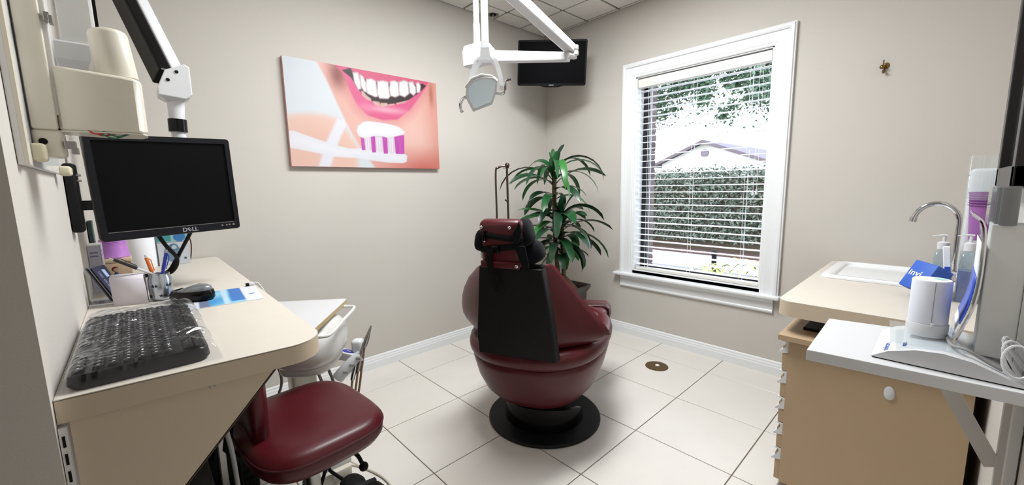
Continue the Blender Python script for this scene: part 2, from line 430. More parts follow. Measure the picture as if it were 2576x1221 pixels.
leafm = mat('hedge_leaf', (50, 64, 50), .3, var=(9, (92, 102, 88)), spec=.6)
hx0, hx1, hy0, hy1, hz1 = 5.45, 6.4, -2.2, 4.2, 1.47
hedge = thing('hedge', 'tall clipped green hedge running across outside the window', 'hedge', (5.9, 1.0, GZ+.05))
obj('twigs', MB().box(hx0+.12, hx1-.1, hy0, hy1, GZ+.05, hz1-.1), mat('hedge_twigs', (72, 62, 48), .95), hedge, smooth=0)
def hp_(r):
    k = r.random()
    if k < .74: return (hx0+r.uniform(-.06, .13)+.05*math.sin(r.random()*6), r.uniform(hy0, hy1), r.uniform(GZ+.22, hz1)), (-1, 0, .3)
    if k < .96: return (r.uniform(hx0, hx1), r.uniform(hy0, hy1), hz1+r.gauss(-.02, .06)), (0, 0, 1)
    return (r.uniform(hx0, hx1), hy0+r.uniform(-.05, .1), r.uniform(GZ+.2, hz1)), (0, -1, 0)
fo = obj('foliage', leaf_cloud(15000, hp_, .038, 3), leafm, hedge, smooth=0); fo['kind'] = 'stuff'
# house with a gable beyond the hedge
hs = thing('house', 'white gabled house with round vent and dark roof beyond the hedge', 'house', (33, 8.7, GZ))
wallm = mat('white_siding', (238, 238, 240), .8)
gable = [(12.0, GZ), (12.0, 2.72), (8.92, 4.0), (5.1, 2.5), (5.1, GZ)]
mb = MB(); mb.loft([[(26, y, z) for y, z in gable], [(40, y, z) for y, z in gable]]); obj('wall', mb, wallm, hs, smooth=0)
roofm = mat('grey_shingles', (84, 78, 94), .9, var=(30, (74, 68, 84)))
mb = MB()
mb.loft([[(x, 12.6, 2.48), (x, 8.92, 4.02), (x, 4.55, 2.31), (x, 4.55, 2.43), (x, 8.92, 4.16), (x, 12.6, 2.60)] for x in (25.4, 40.6)]); obj('roof', mb, roofm, hs, smooth=0)
mb = MB(); mb.loft([[(x, 12.62, 2.40), (x, 8.92, 3.93), (x, 4.53, 2.22), (x, 4.53, 2.42), (x, 8.92, 4.13), (x, 12.62, 2.60)] for x in (25.3, 25.42)]); obj('rake_board', mb, mat('fascia', (92, 80, 88), .7), hs, smooth=0)
vt = obj('gable_vent', MB().lathe([(0, 0), (.27, 0), (.27, .05), (0, .05)], (0, 0, 0), 24, axes_T((25.98, 8.93, 3.28), (0, 1, 0), (0, 0, 1), (-1, 0, 0))), mat('vent_grey', (120, 108, 124), .8), hs)
for k in range(6):
    z = 3.28-.2+.08*k; w = math.sqrt(max(.0, .25**2-(z-3.28)**2))
    obj('louver', MB().box(25.9, 25.935, 8.93-w, 8.93+w, z-.018, z+.018), mat('louver_grey', (150, 140, 152), .8), vt, smooth=0)
# tree whose crown hangs over the view
tr = thing('tree', 'leafy oak tree with crown hanging above the house', 'tree', (8.6, -.6, GZ))
bark = mat('bark', (84, 70, 58), .95, bump=(30, 1))
obj('trunk', MB().tube([(8.6, -.6, GZ), (8.55, -.55, 1.2), (8.7, -.4, 2.6), (8.8, .2, 3.8), (8.9, 1.0, 4.6)], [.24, .19, .16, .12, .08], 10), bark, tr)
tb = []
for k in range(7):
    a = -.4+k*.75; e = (9+rnd.uniform(-1, .8), .9+1.9*math.sin(a)+1.0, 4.6+rnd.uniform(-.6, .9))
    obj('branch', MB().tube(spline([(8.8, .2, 3.8), (8.9, .8+.4*math.sin(a), 4.4), e], 4), [.07-.007*i for i in range(9)], 6), bark, tr); tb.append(e)
tc = random.Random(11); clumps = []
for k in range(110):
    y = tc.uniform(-.4, 4.7); z = tc.uniform(3.35, 5.1)
    if 1.9 < y < 3.1 and z < 3.75: z += .7
    clumps.append(((tc.uniform(7.8, 10.2), y, z), tc.uniform(.28, .5)))
clumps += [((8.6, 1.35, 3.2), .34), ((8.7, 1.6, 3.0), .28), ((8.8, .7, 3.3), .36), ((8.5, 3.7, 3.7), .4), ((8.6, 3.2, 4.1), .45), ((8.8, .3, 3.0), .3), ((8.6, 2.1, 3.5), .35)]
def tp(r):
    c, q = clumps[r.randrange(len(clumps))]; v = Vector((r.gauss(0, 1), r.gauss(0, 1), r.gauss(0, 1))).normalized()*q*abs(r.gauss(0, .75))
    return tuple(Vector(c)+v), tuple(v.normalized()+Vector((0, 0, .4)))
fo = obj('foliage', leaf_cloud(26000, tp, .055, 5), mat('oak_leaf', (60, 86, 66), .5, var=(5, (82, 108, 82))), tr, smooth=0); fo['kind'] = 'stuff'
# variegated shrub and bollard close to the window
sh = thing('variegated_shrub', 'low shrub with long yellow and green striped leaves outside the window', 'shrub', (2.6, -.75, GZ-.02))
def strip_leaf(base, az, L, w, rise, droop, n=6, fold=.15, twist=0.0):
    mb = MB(); rows = []; a = Vector((math.cos(az), math.sin(az), 0)); sd = Vector((-math.sin(az), math.cos(az), 0)); p = Vector(base)
    for i in range(n+1):
        t = i/n; el = rise-droop*t; p = p+(a*math.cos(el)+Vector((0, 0, math.sin(el))))*(L/n if i else 0)
        ww = w*(.35+.65*math.sin(PI*min(1, t*.86+.12)))*(1 if t < .97 else .12)
        nrm = Vector((0, 0, 1))*math.cos(el)-a*math.sin(el); s2 = sd*math.cos(twist*t)+nrm*math.sin(twist*t)
        rows.append([p-s2*ww/2+nrm*ww*fold, p, p+s2*ww/2+nrm*ww*fold])
    return mb.sheet(rows)
lm1 = mat('yellow_leaf', (190, 180, 110), .5, var=(30, (124, 146, 64))); lm2 = mat('green_leaf_outdoor', (110, 140, 74), .5, var=(30, (196, 196, 130)))
rs = random.Random(21)
for k in range(70):
    y = rs.uniform(-1.25, -.2); x = 2.6+rs.uniform(-.25, .3); h = (.12+.28*math.exp(-((y+.95)/.5)**2))*rs.uniform(.5, 1.1)
    obj('leaf', strip_leaf((x, y, GZ+h*.9), rs.uniform(0, 2*PI), rs.uniform(.16, .28), .035, rs.uniform(.5, 1.2), rs.uniform(.8, 1.8), 5), lm1 if k % 3 else lm2, sh, smooth=60)
for k in range(9):
    y = -1.2+k*.12
    obj('stem', MB().tube([(2.6, y, GZ-.02), (2.62, y+.02, GZ+.25)], .006, 5), lm2, sh)
bo = thing('bollard_light', 'short black bollard post standing by the driveway', 'bollard', (3.0, -.47, GZ))
obj('post', MB().lathe([(.0, 0), (.06, 0), (.06, .02), (.032, .03), (.032, .4), (0, .4)], (3.0, -.47, GZ), 14), M['rubber'], bo)
obj('cap', MB().lathe([(0, .40), (.045, .40), (.045, .43), (.02, .455), (0, .455)], (3.0, -.47, GZ), 14), M['rubber'], bo)
# brick pier beside the window
bk = thing('brick_pier', 'red brick pier of the building beside the window', 'pier', (.33, -.72, GZ))
obj('mortar', MB().box(.165, .475, -.855, -.6, GZ, 2.5), mat('mortar', (110, 102, 100), .95), bk, smooth=0)
bmats = [mat('brick_red', (84, 70, 70), .9, var=(30, (70, 58, 58)), bump=(60, .5)), mat('brick_dark', (64, 54, 56), .9, var=(30, (54, 44, 46)), bump=(60, .5)), mat('brick_pale', (100, 88, 88), .9, var=(30, (86, 74, 74)), bump=(60, .5))]
bmesh_cache = {}
for c in range(34):
    z = GZ+c*.077
    for (x0, x1) in ([(.168, .36), (.372, .48)] if c % 2 else [(.168, .265), (.277, .48)]):
        mi = rnd.randrange(3); k = (round(x1-x0, 3), mi)
        if k not in bmesh_cache:
            w = x1-x0; bmesh_cache[k] = finish(MB().rbox(-w/2, w/2, 0, .09, 0, .066, .003, 1), 'brick', bmats[mi], 0)
        o = bpy.data.objects.new('brick', bmesh_cache[k]); COL.objects.link(o); o.parent = bk
        o.location = Vector(((x0+x1)/2, -.862+rnd.uniform(-.002, .002), z))-WORLD[bk.name]

# ================================================================ ceiling fittings
for i, (x0, x1, y0, y1) in enumerate(lights):
    t = thing('ceiling_light_offscreen', 'recessed fluorescent troffer in the middle of the ceiling', 'ceiling light', ((x0+x1)/2, (y0+y1)/2, CEIL))
    obj('frame', MB().box(x0, x1, y0, y0+.03, CEIL-.004, CEIL+.012).box(x0, x1, y1-.03, y1, CEIL-.004, CEIL+.012).box(x0, x0+.03, y0, y1, CEIL-.004, CEIL+.012).box(x1-.03, x1, y0, y1, CEIL-.004, CEIL+.012), M['trim'], t, smooth=0)
    obj('diffuser_offscreen', MB().box(x0+.03, x1-.03, y0+.03, y1-.03, CEIL+.002, CEIL+.006), mat('lit_diffuser', (255, 250, 240), .6, emit=3.0), t, smooth=0)
    ld = bpy.data.lights.new('troffer_lamp_offscreen', 'AREA'); ld.shape = 'RECTANGLE'; ld.size = x1-x0-.06; ld.size_y = y1-y0-.06; ld.energy = LAMP; ld.color = (.955, .985, 1.0)
    lo = bpy.data.objects.new('troffer_lamp_offscreen', ld); COL.objects.link(lo); lo.location = ((x0+x1)/2, (y0+y1)/2, CEIL-.008)
t = thing('sprinkler_head', 'small recessed sprinkler with dark centre and metal ring in ceiling', 'sprinkler', (-.706, -.077, CEIL))
obj('escutcheon', MB().lathe([(.026, .0), (.045, -.003), (.047, 0), (.047, .002), (.026, .002)], (-.706, -.077, CEIL), 24), M['steel'], t)
obj('cup', MB().lathe([(0, .001), (.027, .001), (.027, -.002), (0, -.002)], (-.706, -.077, CEIL), 20), M['rubber'], t)
obj('head', MB().lathe([(0, -.002), (.008, -.002), (.006, -.014), (.013, -.016), (.013, -.018), (0, -.019)], (-.706, -.077, CEIL), 14), M['steel'], t)

ART = {
 'face': [(0.184, -0.002), (0.232, 0.159), (0.284, 0.366), (0.332, 0.551), (0.389, 0.733), (0.413, 0.799), (0.523, 1.052), (1.012, 1.044), (1.046, -0.063), (0.186, -0.031)],
 'lips': [(0.266, -0.036), (0.323, 0.055), (0.346, 0.11), (0.367, 0.216), (0.412, 0.371), (0.476, 0.455), (0.574, 0.488), (0.68, 0.465), (0.779, 0.347), (0.867, 0.169), (0.925, 0.044), (0.941, -0.036)],
 'inner': [(0.33, 0.039), (0.384, 0.099), (0.414, 0.185), (0.451, 0.248), (0.518, 0.308), (0.596, 0.323), (0.671, 0.297), (0.775, 0.233), (0.86, 0.135), (0.917, 0.047), (0.872, 0.023), (0.791, 0.015), (0.428, 0.016), (0.382, 0.003)],
 'gum': [(0.377, -0.041), (0.385, 0.013), (0.399, 0.065), (0.445, 0.084), (0.512, 0.097), (0.634, 0.094), (0.781, 0.063), (0.871, 0.045), (0.914, 0.006), (0.917, -0.088)],
 't0': [(0.397, 0.045), (0.427, 0.037), (0.44, 0.126), (0.44, 0.193), (0.423, 0.203), (0.402, 0.136)],
 't1': [(0.441, 0.055), (0.458, 0.065), (0.476, 0.128), (0.477, 0.216), (0.459, 0.216), (0.442, 0.157)],
 't2': [(0.481, 0.089), (0.513, 0.075), (0.541, 0.091), (0.549, 0.243), (0.534, 0.254), (0.482, 0.23), (0.475, 0.159)],
 't3': [(0.554, 0.092), (0.591, 0.075), (0.627, 0.079), (0.634, 0.23), (0.621, 0.253), (0.562, 0.261), (0.549, 0.216)],
 't4': [(0.646, 0.068), (0.673, 0.053), (0.7, 0.066), (0.704, 0.198), (0.674, 0.225), (0.64, 0.217), (0.635, 0.152)],
 't5': [(0.71, 0.058), (0.747, 0.032), (0.774, 0.042), (0.778, 0.165), (0.744, 0.209), (0.709, 0.196), (0.705, 0.136)],
 't6': [(0.782, 0.045), (0.81, 0.028), (0.832, 0.084), (0.833, 0.141), (0.813, 0.177), (0.786, 0.152)],
 't7': [(0.838, 0.042), (0.859, 0.026), (0.872, 0.063), (0.864, 0.128), (0.843, 0.141)],
 'l0': [(0.438, 0.209), (0.453, 0.217), (0.478, 0.253), (0.505, 0.279), (0.5, 0.306), (0.469, 0.292), (0.444, 0.254)],
 'l1': [(0.515, 0.297), (0.56, 0.3), (0.564, 0.342), (0.538, 0.345), (0.514, 0.319)],
 'l2': [(0.566, 0.308), (0.615, 0.3), (0.617, 0.327), (0.587, 0.35), (0.565, 0.347)],
 'l3': [(0.619, 0.313), (0.664, 0.295), (0.663, 0.314), (0.622, 0.329)],
 'l4': [(0.676, 0.287), (0.726, 0.264), (0.775, 0.243), (0.741, 0.274), (0.687, 0.301)],
 'handle': [(-0.001, 0.676), (0.024, 0.668), (0.089, 0.703), (0.174, 0.744), (0.264, 0.786), (0.34, 0.81), (0.413, 0.806), (0.605, 0.835), (0.72, 0.833), (0.74, 0.861), (0.733, 0.925), (0.708, 0.943), (0.601, 0.943), (0.457, 0.921), (0.375, 0.904), (0.259, 0.9), (0.138, 0.867), (-0.012, 0.825)],
 'paste': [(0.394, 0.626), (0.403, 0.577), (0.439, 0.53), (0.473, 0.515), (0.558, 0.517), (0.639, 0.528), (0.693, 0.548), (0.733, 0.595), (0.72, 0.621), (0.65, 0.656), (0.604, 0.673), (0.56, 0.66), (0.502, 0.666), (0.466, 0.687), (0.432, 0.694), (0.405, 0.673)],
 'b0': [(0.417, 0.687), (0.439, 0.684), (0.442, 0.818), (0.421, 0.82)],
 'w0': [(0.441, 0.684), (0.485, 0.669), (0.488, 0.831), (0.443, 0.825)],
 'b1': [(0.485, 0.666), (0.513, 0.663), (0.513, 0.836), (0.488, 0.838)],
 'w1': [(0.513, 0.666), (0.564, 0.66), (0.567, 0.84), (0.514, 0.84)],
 'b2': [(0.564, 0.655), (0.599, 0.656), (0.596, 0.844), (0.569, 0.846)],
 'w2': [(0.599, 0.661), (0.65, 0.656), (0.654, 0.841), (0.597, 0.844)],
 'b3': [(0.65, 0.65), (0.724, 0.63), (0.719, 0.841), (0.655, 0.843)],
 'shoulder': [(-0.013, 0.546), (0.042, 0.519), (0.127, 0.499), (0.204, 0.501), (0.289, 0.527), (0.394, 0.784), (0.382, 1.053), (-0.04, 1.062)],
 'strip': [(0.277, 0.519), (0.333, 0.53), (0.331, 0.572), (0.279, 0.744), (0.216, 1.005), (0.143, 1.008), (0.204, 0.75)],
}

# ================================================================ canvas print on the north wall
def paint_smile(U, V):
    asp = 1.64; S = {k: poly_sdf(U, V, p, asp) for k, p in ART.items()}
    C = np.zeros(U.shape+(3,))+np.array([222, 228, 234.]); C = blend(C, np.clip(1-U*3.2, 0, 1)*np.clip(1-V*1.6, 0, 1)*.6, (206, 210, 220))
    C = blend(C, soft(S['shoulder'], .07)*.95, (238, 196, 180)); C = blend(C, soft(S['shoulder']+.12, .3)*.5, (232, 180, 164))
    C = blend(C, soft(S['strip'], .03), (232, 232, 240))
    skin = soft(S['face'], .025)
    K = np.zeros_like(C)+np.array([233, 182, 170.])
    K = blend(K, np.clip((V-.72)*3.2, 0, 1)*np.clip((U-.45)*2.5, 0, 1), (206, 96, 88))
    K = blend(K, np.clip((U-.86)*6, 0, 1)*.55, (214, 130, 112)); K = blend(K, soft(S['lips']-.035, .16)*.8, (222, 130, 138))
    K = blend(K, np.exp(-((U-.30)/.05)**2-((V-.09)/.13)**2)*.9, (132, 62, 52)); K = blend(K, np.exp(-((U-.955)/.018)**2-((V-.14)/.13)**2)*.7, (170, 92, 72))
    K = blend(K, np.exp(-((U-.80)/.12)**2-((V-.62)/.2)**2)*.5, (246, 206, 198)); K = blend(K, np.exp(-((U-.47)/.10)**2-((V-.58)/.1)**2)*.35, (244, 206, 196))
    C = blend(C, skin, (0, 0, 0))+K*skin[..., None]
    L = np.zeros_like(C)+np.array([222, 92, 140.]); L = blend(L, np.exp(-((U-.60)/.16)**2-((V-.375)/.035)**2)*.75, (246, 196, 206))
    L = blend(L, np.clip((.10-V)*9, 0, 1)*.5, (206, 78, 112)); L = blend(L, np.exp(-((U-.46)/.05)**2-((V-.37)/.07)**2)*.5, (236, 130, 170))
    m = soft(S['lips'], .018); C = C*(1-m[..., None])+L*m[..., None]
    C = blend(C, soft(S['inner'], .012), (38, 16, 18)); C = blend(C, soft(S['gum'], .018), (214, 92, 128))
    for k in ('l0', 'l1', 'l2', 'l3', 'l4'): C = blend(C, soft(S[k], .012), (212, 176, 170))
    for k in ('t0', 't1', 't2', 't3', 't4', 't5', 't6', 't7'):
        C = blend(C, soft(S[k]-.006, .016), (206, 186, 190)); C = blend(C, soft(S[k]+.004, .014), (236, 234, 236))
    for k in ('w0', 'w1', 'w2'): C = blend(C, soft(S[k], .008), (222, 208, 226))
    for k in ('w0', 'w1', 'w2'): C = blend(C, soft(S[k]+.014, .008)*(np.sin(U*420) > 0), (238, 232, 240))
    C = blend(C, soft(S['handle'], .01), (232, 232, 240)); C = blend(C, soft(S['handle']+.04, .06)*.35, (248, 248, 252))
    for k in ('b0', 'b1', 'b2', 'b3'):
        C = blend(C, soft(S[k], .008), (190, 62, 170)); C = blend(C, soft(S[k]+.004, .006)*(np.sin(U*600) > .3)*.5, (220, 120, 206))
    C = blend(C, soft(S['paste']-.006, .02)*.35, (204, 190, 200)); C = blend(C, soft(S['paste'], .012), (234, 234, 238)); C = blend(C, soft(S['paste']+.035, .05)*.6, (246, 247, 250))
    return np.clip(C, 0, 255)
pt = thing('canvas_print', 'canvas print of a smiling mouth and a loaded toothbrush on the wall', 'picture', (-1.741, -.016, 1.395))
obj('canvas_block', MB().box(-2.247, -1.235, -.031, -.001, 1.395, 2.011), mat('canvas_edge', (214, 140, 126), .7, var=(4, (200, 170, 168))), pt, smooth=0)
print_sheet('canvas_face', 400, 244, (-2.247, -.0318, 2.011), (1.012, 0, 0), (0, 0, -.616), paint_smile, pt, ink=.72)

# ================================================================ television in the corner
yaw, pit, rol = math.radians(220), math.radians(-3), math.radians(-2.5)
n = Vector((math.cos(yaw)*math.cos(pit), math.sin(yaw)*math.cos(pit), math.sin(pit))); rt = Vector((-math.sin(yaw), math.cos(yaw), 0)); up = n.cross(rt)
rt, up = rt*math.cos(rol)+up*math.sin(rol), -rt*math.sin(rol)+up*math.cos(rol)
TVC = Vector((-.42, -.441, 2.215))
tv = thing('television', 'black flat television on an arm in the corner beside the window', 'television', TVC); tv.matrix_world = axes_T(TVC, rt, up, n)
w, h = .27, .169
poly = [(-w+.008, h), (-w, h-.008), (-w, -h+.008), (-w+.008, -h), (-.10, -h), (-.05, -h-.012), (.05, -h-.012), (.10, -h), (w-.008, -h), (w, -h+.008), (w, h-.008), (w-.008, h)]
obj('bezel', MB().prism(poly, -.03, 0), mat('tv_bezel', (8, 8, 10), .35, spec=.06), tv, local=True, smooth=0, bevel=.003)
obj('screen', MB().box(-w+.012, w-.012, -h+.014, h-.014, -.001, .0008), M['screen'], tv, local=True, smooth=0)
obj('back_cover', MB().rbox(-.17, .17, -.11, .11, -.075, -.028, .02), M['black'], tv, local=True)
obj('badge', MB().box(-.02, .02, -h-.002, -h+.003, .0, .0007), M['grey'], tv, local=True, smooth=0)
TVI = axes_T(TVC, rt, up, n).inverted()
obj('mount_arm', MB().tube([TVI @ Vector(p) for p in ((-.37, -.38, 2.24), (-.28, -.20, 2.28), (-.2, -.012, 2.31))], .018, 10), M['black'], tv, local=True)
obj('wall_plate', MB().box(-.25, -.15, -.013, -.001, 2.26, 2.38, TVI), M['black'], tv, local=True, smooth=0)

# ================================================================ dental operating light on a ceiling pole
dl = thing('dental_light', 'white dental operating light on a jointed arm under the ceiling', 'lamp', (-1.41, -.755, CEIL))
P0 = Vector((-1.418, -.752, 0)); EL = Vector((-1.281, -1.327, 1.905)); T2 = Vector((-1.80, -1.285, 2.14)); HD = Vector((-1.832, -1.322, 1.765))
obj('ceiling_pole', MB().lathe([(0, 2.6), (.06, 2.6), (.06, 2.585), (.0, 2.585)], (P0.x, P0.y, 0), 24).tube([(P0.x, P0.y, 2.59), (P0.x, P0.y, 2.17)], .0165, 20).tube([(P0.x, P0.y, 2.17), (P0.x, P0.y, 2.05)], .0195, 20), M['white'], dl)
hd = (EL-Vector((P0.x, P0.y, 2.0))); hd.z = 0; hd.normalize(); sd = Vector((-hd.y, hd.x, 0)); T = axes_T((P0.x, P0.y, 2.0), hd, sd, (0, 0, 1))
obj('knuckle', MB().loft([[T @ Vector((x, y*1.0, z)) for y, z in pts] for x, pts in ((-.085, [(-.028, -.05), (.028, -.05), (.034, .02), (.02, .05), (-.02, .05), (-.034, .02)]), (-.075, [(-.036, -.058), (.036, -.058), (.042, .02), (.026, .06), (-.026, .06), (-.042, .02)]), (.07, [(-.036, -.058), (.036, -.058), (.042, .02), (.026, .06), (-.026, .06), (-.042, .02)]), (.13, [(-.026, -.055), (.026, -.055), (.028, -.02), (.02, -.005), (-.02, -.005), (-.028, -.02)]))]), M['white'], dl, smooth=20, bevel=.004)
def bar(a, b, wa, ha, wb, hb, upv=(0, 0, 1)):
    a, b = Vector(a), Vector(b); d = (b-a).normalized(); s = d.cross(Vector(upv)).normalized(); u = s.cross(d)
    return MB().loft([[p+s*sx*w/2+u*sz*h/2 for sx, sz in ((-1, -1), (1, -1), (1, 1), (-1, 1))] for p, w, h in ((a, wa, ha), (b, wb, hb))])
K = T @ Vector((.06, 0, -.02))
obj('lower_arm', bar(K, EL-hd*.015+Vector((0, 0, -.02)), .055, .062, .045, .04), M['white'], dl, smooth=0, bevel=.006)
obj('upper_arm', bar(EL+Vector((0, 0, .012)), T2, .05, .042, .055, .058), M['white'], dl, smooth=0, bevel=.007)
obj('elbow_hinge', MB().tube([EL+Vector((.01, -.01, .03)), EL+Vector((.01, -.01, .012))], .02, 16).tube([EL+Vector((.01, -.01, .004)), EL+Vector((.01, -.01, -.014))], .02, 16).tube([EL+Vector((.01, -.01, .03)), EL+Vector((.01, -.01, -.03))], .012, 12).tube([EL+Vector((-.03, .0, -.02)), EL+Vector((.01, -.01, -.02))], .015, 10), M['gwhite'], dl)
obj('drop_arm', bar((T2.x, T2.y, T2.z+.03), HD+Vector((0, 0, .035)), .04, .026, .042, .03, (.733, -.68, 0)), M['white'], dl, smooth=0, bevel=.005)
obj('top_joint', MB().ball(T2+Vector((0, 0, .015)), .04, 16, 10), M['white'], dl)
# yoke and head
n = Vector((-.60, -.62, -.52)).normalized(); a = Vector((.733, -.68, 0)); a = (a-n*a.dot(n)).normalized(); b = n.cross(a)
ro = math.radians(9); a, b = a*math.cos(ro)+b*math.sin(ro), -a*math.sin(ro)+b*math.cos(ro)
HC = Vector((-1.857, -1.325, 1.636)); TH = axes_T(HC, a, b, n)
yk = []
v = Vector((0, 0, 1)); A2 = Vector((.733, -.68, 0))
for s_, dz in ((-.062, -.125), (-.06, -.085), (-.05, -.045), (-.034, -.012), (-.012, .004), (.014, .004), (.036, -.008), (.05, -.035), (.06, -.075), (.064, -.112)):
    yk.append(HD+A2*s_+v*dz+Vector((-.008, -.008, 0)))
yk = spline(yk, 3)
mb = MB(); mb.loft([[p+q for q in (A2*.0085+v*.009, -A2*.0085+v*.009, -A2*.0085-v*.003+Vector((.02, .02, 0)), A2*.0085-v*.003+Vector((.02, .02, 0)))] for p in yk])
obj('yoke', mb, M['white'], dl, smooth=40)
obj('yoke_neck', MB().loft([[HD+A2*x*w+Vector((.014*y, .014*y, z)) for x, y in ((-1, -1), (1, -1), (1, 1), (-1, 1))] for z, w in ((.045, .017), (.01, .02), (-.004, .034))]), M['white'], dl, smooth=20)
lens = [(x*1.06, y*.74-.006) for x, y in [(-.056, -.012), (-.052, .028), (-.036, .06), (.004, .078), (.044, .068), (.058, .05), (.048, .0), (.026, -.055), (-.044, -.075), (-.05, -.045)]]
lens = [(p.x, p.y) for p in spline([(x, y, 0) for x, y in lens[:6]], 4)]+lens[6:]
lens = lens[::-1]
outer = [(x*1.15, y*1.15) for x, y in lens]; back = [(x*.72+.004, y*.72) for x, y in lens]
mb = MB(); mb.loft([[TH @ Vector((x, y, -.06)) for x, y in back], [TH @ Vector((x, y, -.012)) for x, y in outer], [TH @ Vector((x, y, .01)) for x, y in outer], [TH @ Vector((x, y, .01)) for x, y in lens], [TH @ Vector((x, y, .002)) for x, y in lens]])
hdo = obj('lamp_head', mb, M['white'], dl, smooth=30)
lm = mat('lamp_lens', (226, 238, 246), .22, metal=.75, var=(9, (206, 226, 240)), coat=.6)
obj('lens', MB().prism(lens, -.002, .006, TH), lm, hdo, smooth=0)
obj('heat_shield', MB().tube([TH @ Vector(p) for p in ((-.062, .03, .0), (-.03, .058, .0), (.012, .066, 0), (.05, .054, 0), (.066, .03, 0))], .006, 8), M['gwhite'], hdo)
for s_, pts in ((-1, [(-.055, -.01, -.01), (-.08, -.012, .0), (-.098, -.03, .004), (-.102, -.055, .006), (-.098, -.066, .006)]), (1, [(.05, -.02, -.02), (.074, -.024, -.01), (.092, -.012, 0), (.098, .012, .004), (.108, .03, .006), (.124, .032, .006)])):
    obj('handle', MB().tube([TH @ q for q in spline(pts, 5)], .0065, 10), M['chrome'], dl)

# ================================================================ dental chair
AZ = math.radians(25); CH = (-1.41, -1.24, 0)
ch = thing('dental_chair', 'burgundy vinyl dental chair with black back panel on round black base', 'chair', CH, AZ)
obj('base_plate', MB().lathe([(0, .0), (.298, 0), (.304, .004), (.304, .010), (.298, .016), (.22, .02), (0, .02)], (0, 0, 0), 64), M['black'], ch, local=True)
mb = MB()
def arc_wall(r0, r1, z0, zf, a0, a1, n=40):
    rings = []
    for k in range(n+1):
        t = a0+(a1-a0)*k/n; z1 = zf(k/n); c, s_ = math.cos(t), math.sin(t)
        rings.append([(r0*c, r0*s_, z0), (r1*c, r1*s_, z0), (r1*c*.985, r1*s_*.985, z1), (r0*c, r0*s_, z1)])
    mb.loft(rings)
arc_wall(.19, .215, .018, lambda t: .07+.075*math.sin(PI*min(1, max(0, t)))**.6, math.radians(95), math.radians(275))
obj('base_cover', mb, M['blackg'], ch, local=True, smooth=40)
obj('lift_column', MB().rbox(-.13, .15, -.11, .11, .018, .2, .03).rbox(-.2, .2, -.16, .16, .16, .24, .03), M['black'], ch, local=True)
obj('lift_shroud', MB().loft([[(x*.17-.02, y*.15, .02) for x, y in [(math.cos(q), math.sin(q)) for q in [2*PI*k/28 for k in range(28)]]], [(x*.15, y*.14, .12) for x, y in [(math.cos(q), math.sin(q)) for q in [2*PI*k/28 for k in range(28)]]], [(x*.16, y*.15, .2) for x, y in [(math.cos(q), math.sin(q)) for q in [2*PI*k/28 for k in range(28)]]]]), M['rubber'], ch, local=True)
def sring(z, hw, xb, xf, e=2.5, n=56, cz=0.0):
    o = []
    for k in range(n):
        t = 2*PI*k/n; c, s_ = math.cos(t), math.sin(t)
        cx = math.copysign(abs(c)**(2/e), c); sy = math.copysign(abs(s_)**(2/e), s_)
        o.append((cx*(xf if c > 0 else -xb), sy*hw, z+cz*max(0, -c)**2))
    return o
rows = [(.198, .13, -.17, .2), (.202, .2, -.25, .28), (.222, .245, -.305, .33), (.27, .285, -.35, .36), (.34, .315, -.385, .38), (.42, .335, -.405, .4), (.448, .338, -.408, .4), (.456, .332, -.402, .4)]
obj('seat_shell', MB().loft([sring(z, hw, xb, xf, cz=-.012) for z, hw, xb, xf in rows]), M['vinyl'], ch, local=True, smooth=60)
rows = [(.452, .328, -.398, .4), (.458, .341, -.413, .405), (.475, .35, -.425, .41), (.5, .352, -.428, .41), (.522, .346, -.42, .405), (.536, .33, -.40, .39), (.538, .30, -.36, .36), (.525, .27, -.30, .34)]
obj('seat_cushion', MB().loft([sring(z, hw, xb, xf, cz=-.012) for z, hw, xb, xf in rows]), M['vinyl'], ch, local=True, smooth=60)
lg = obj('leg_rest', MB().loft([[(x, y, z) for y, z in [(yy*w, zz+dz) for yy, zz in ((-1, 0), (-.98, .045), (-.9, .062), (-.4, .055), (.4, .055), (.9, .062), (.98, .045), (1, 0), (.8, -.03), (-.8, -.03))]] for x, w, dz in ((-.2, .25, .475), (.1, .27, .475), (.3, .285, .472), (.47, .29, .468), (.56, .27, .455), (.585, .22, .43))]), M['vinyl'], ch, local=True, smooth=60)
obj('band', MB().loft([[(x, y, z) for y, z in [(yy*.293, zz*1.03+.472) for yy, zz in ((-1, 0), (-.98, .047), (-.9, .063), (-.4, .057), (.4, .057), (.9, .063), (.98, .047), (1, 0))]] for x in (.36, .42)], closed=False, cap=False), M['vinyld'], lg, local=True, smooth=60, solid=.004)
# backrest: upholstered wings with a hard black rear panel
zl = [.915, .9, .86, .80, .74, .69, .64, .60, .575, .555, .545]; wl_ = [.13, .165, .235, .305, .35, .374, .384, .378, .355, .30, .20]
zr = [.915, .905, .86, .80, .74, .69, .64, .60, .572, .552, .542]; wr_ = [.13, .15, .178, .217, .258, .292, .326, .352, .364, .33, .22]
rows = []
for i in range(len(zl)):
    row = []
    for k in range(-12, 13):
        s_ = k/12; t = abs(s_); w = wl_[i] if s_ > 0 else wr_[i]; z = (zl[i] if s_ > 0 else zr[i])
        zc = .92-(i/(len(zl)-1))*.40; z = zc*(1-t)+z*t
        row.append((-.405-.02*(1-i/10)+.24*(t**2.0)*(w/.38)+.02*i/10, s_*w, z))
    rows.append(row)
bk_ = obj('backrest', MB().sheet(rows), M['vinyl'], ch, local=True, smooth=80, solid=.034)
edge_l = [Vector(r[-1]) for r in rows]; edge_r = [Vector(r[0]) for r in rows]
for e in (edge_l, edge_r): obj('piping', MB().tube(spline([tuple(p) for p in e], 3), .0055, 6), M['vinyld'], bk_, local=True)
pb = [(.168, .512), (.172, .60), (.142, .915), (-.142, .915), (-.176, .70), (-.196, .512)]
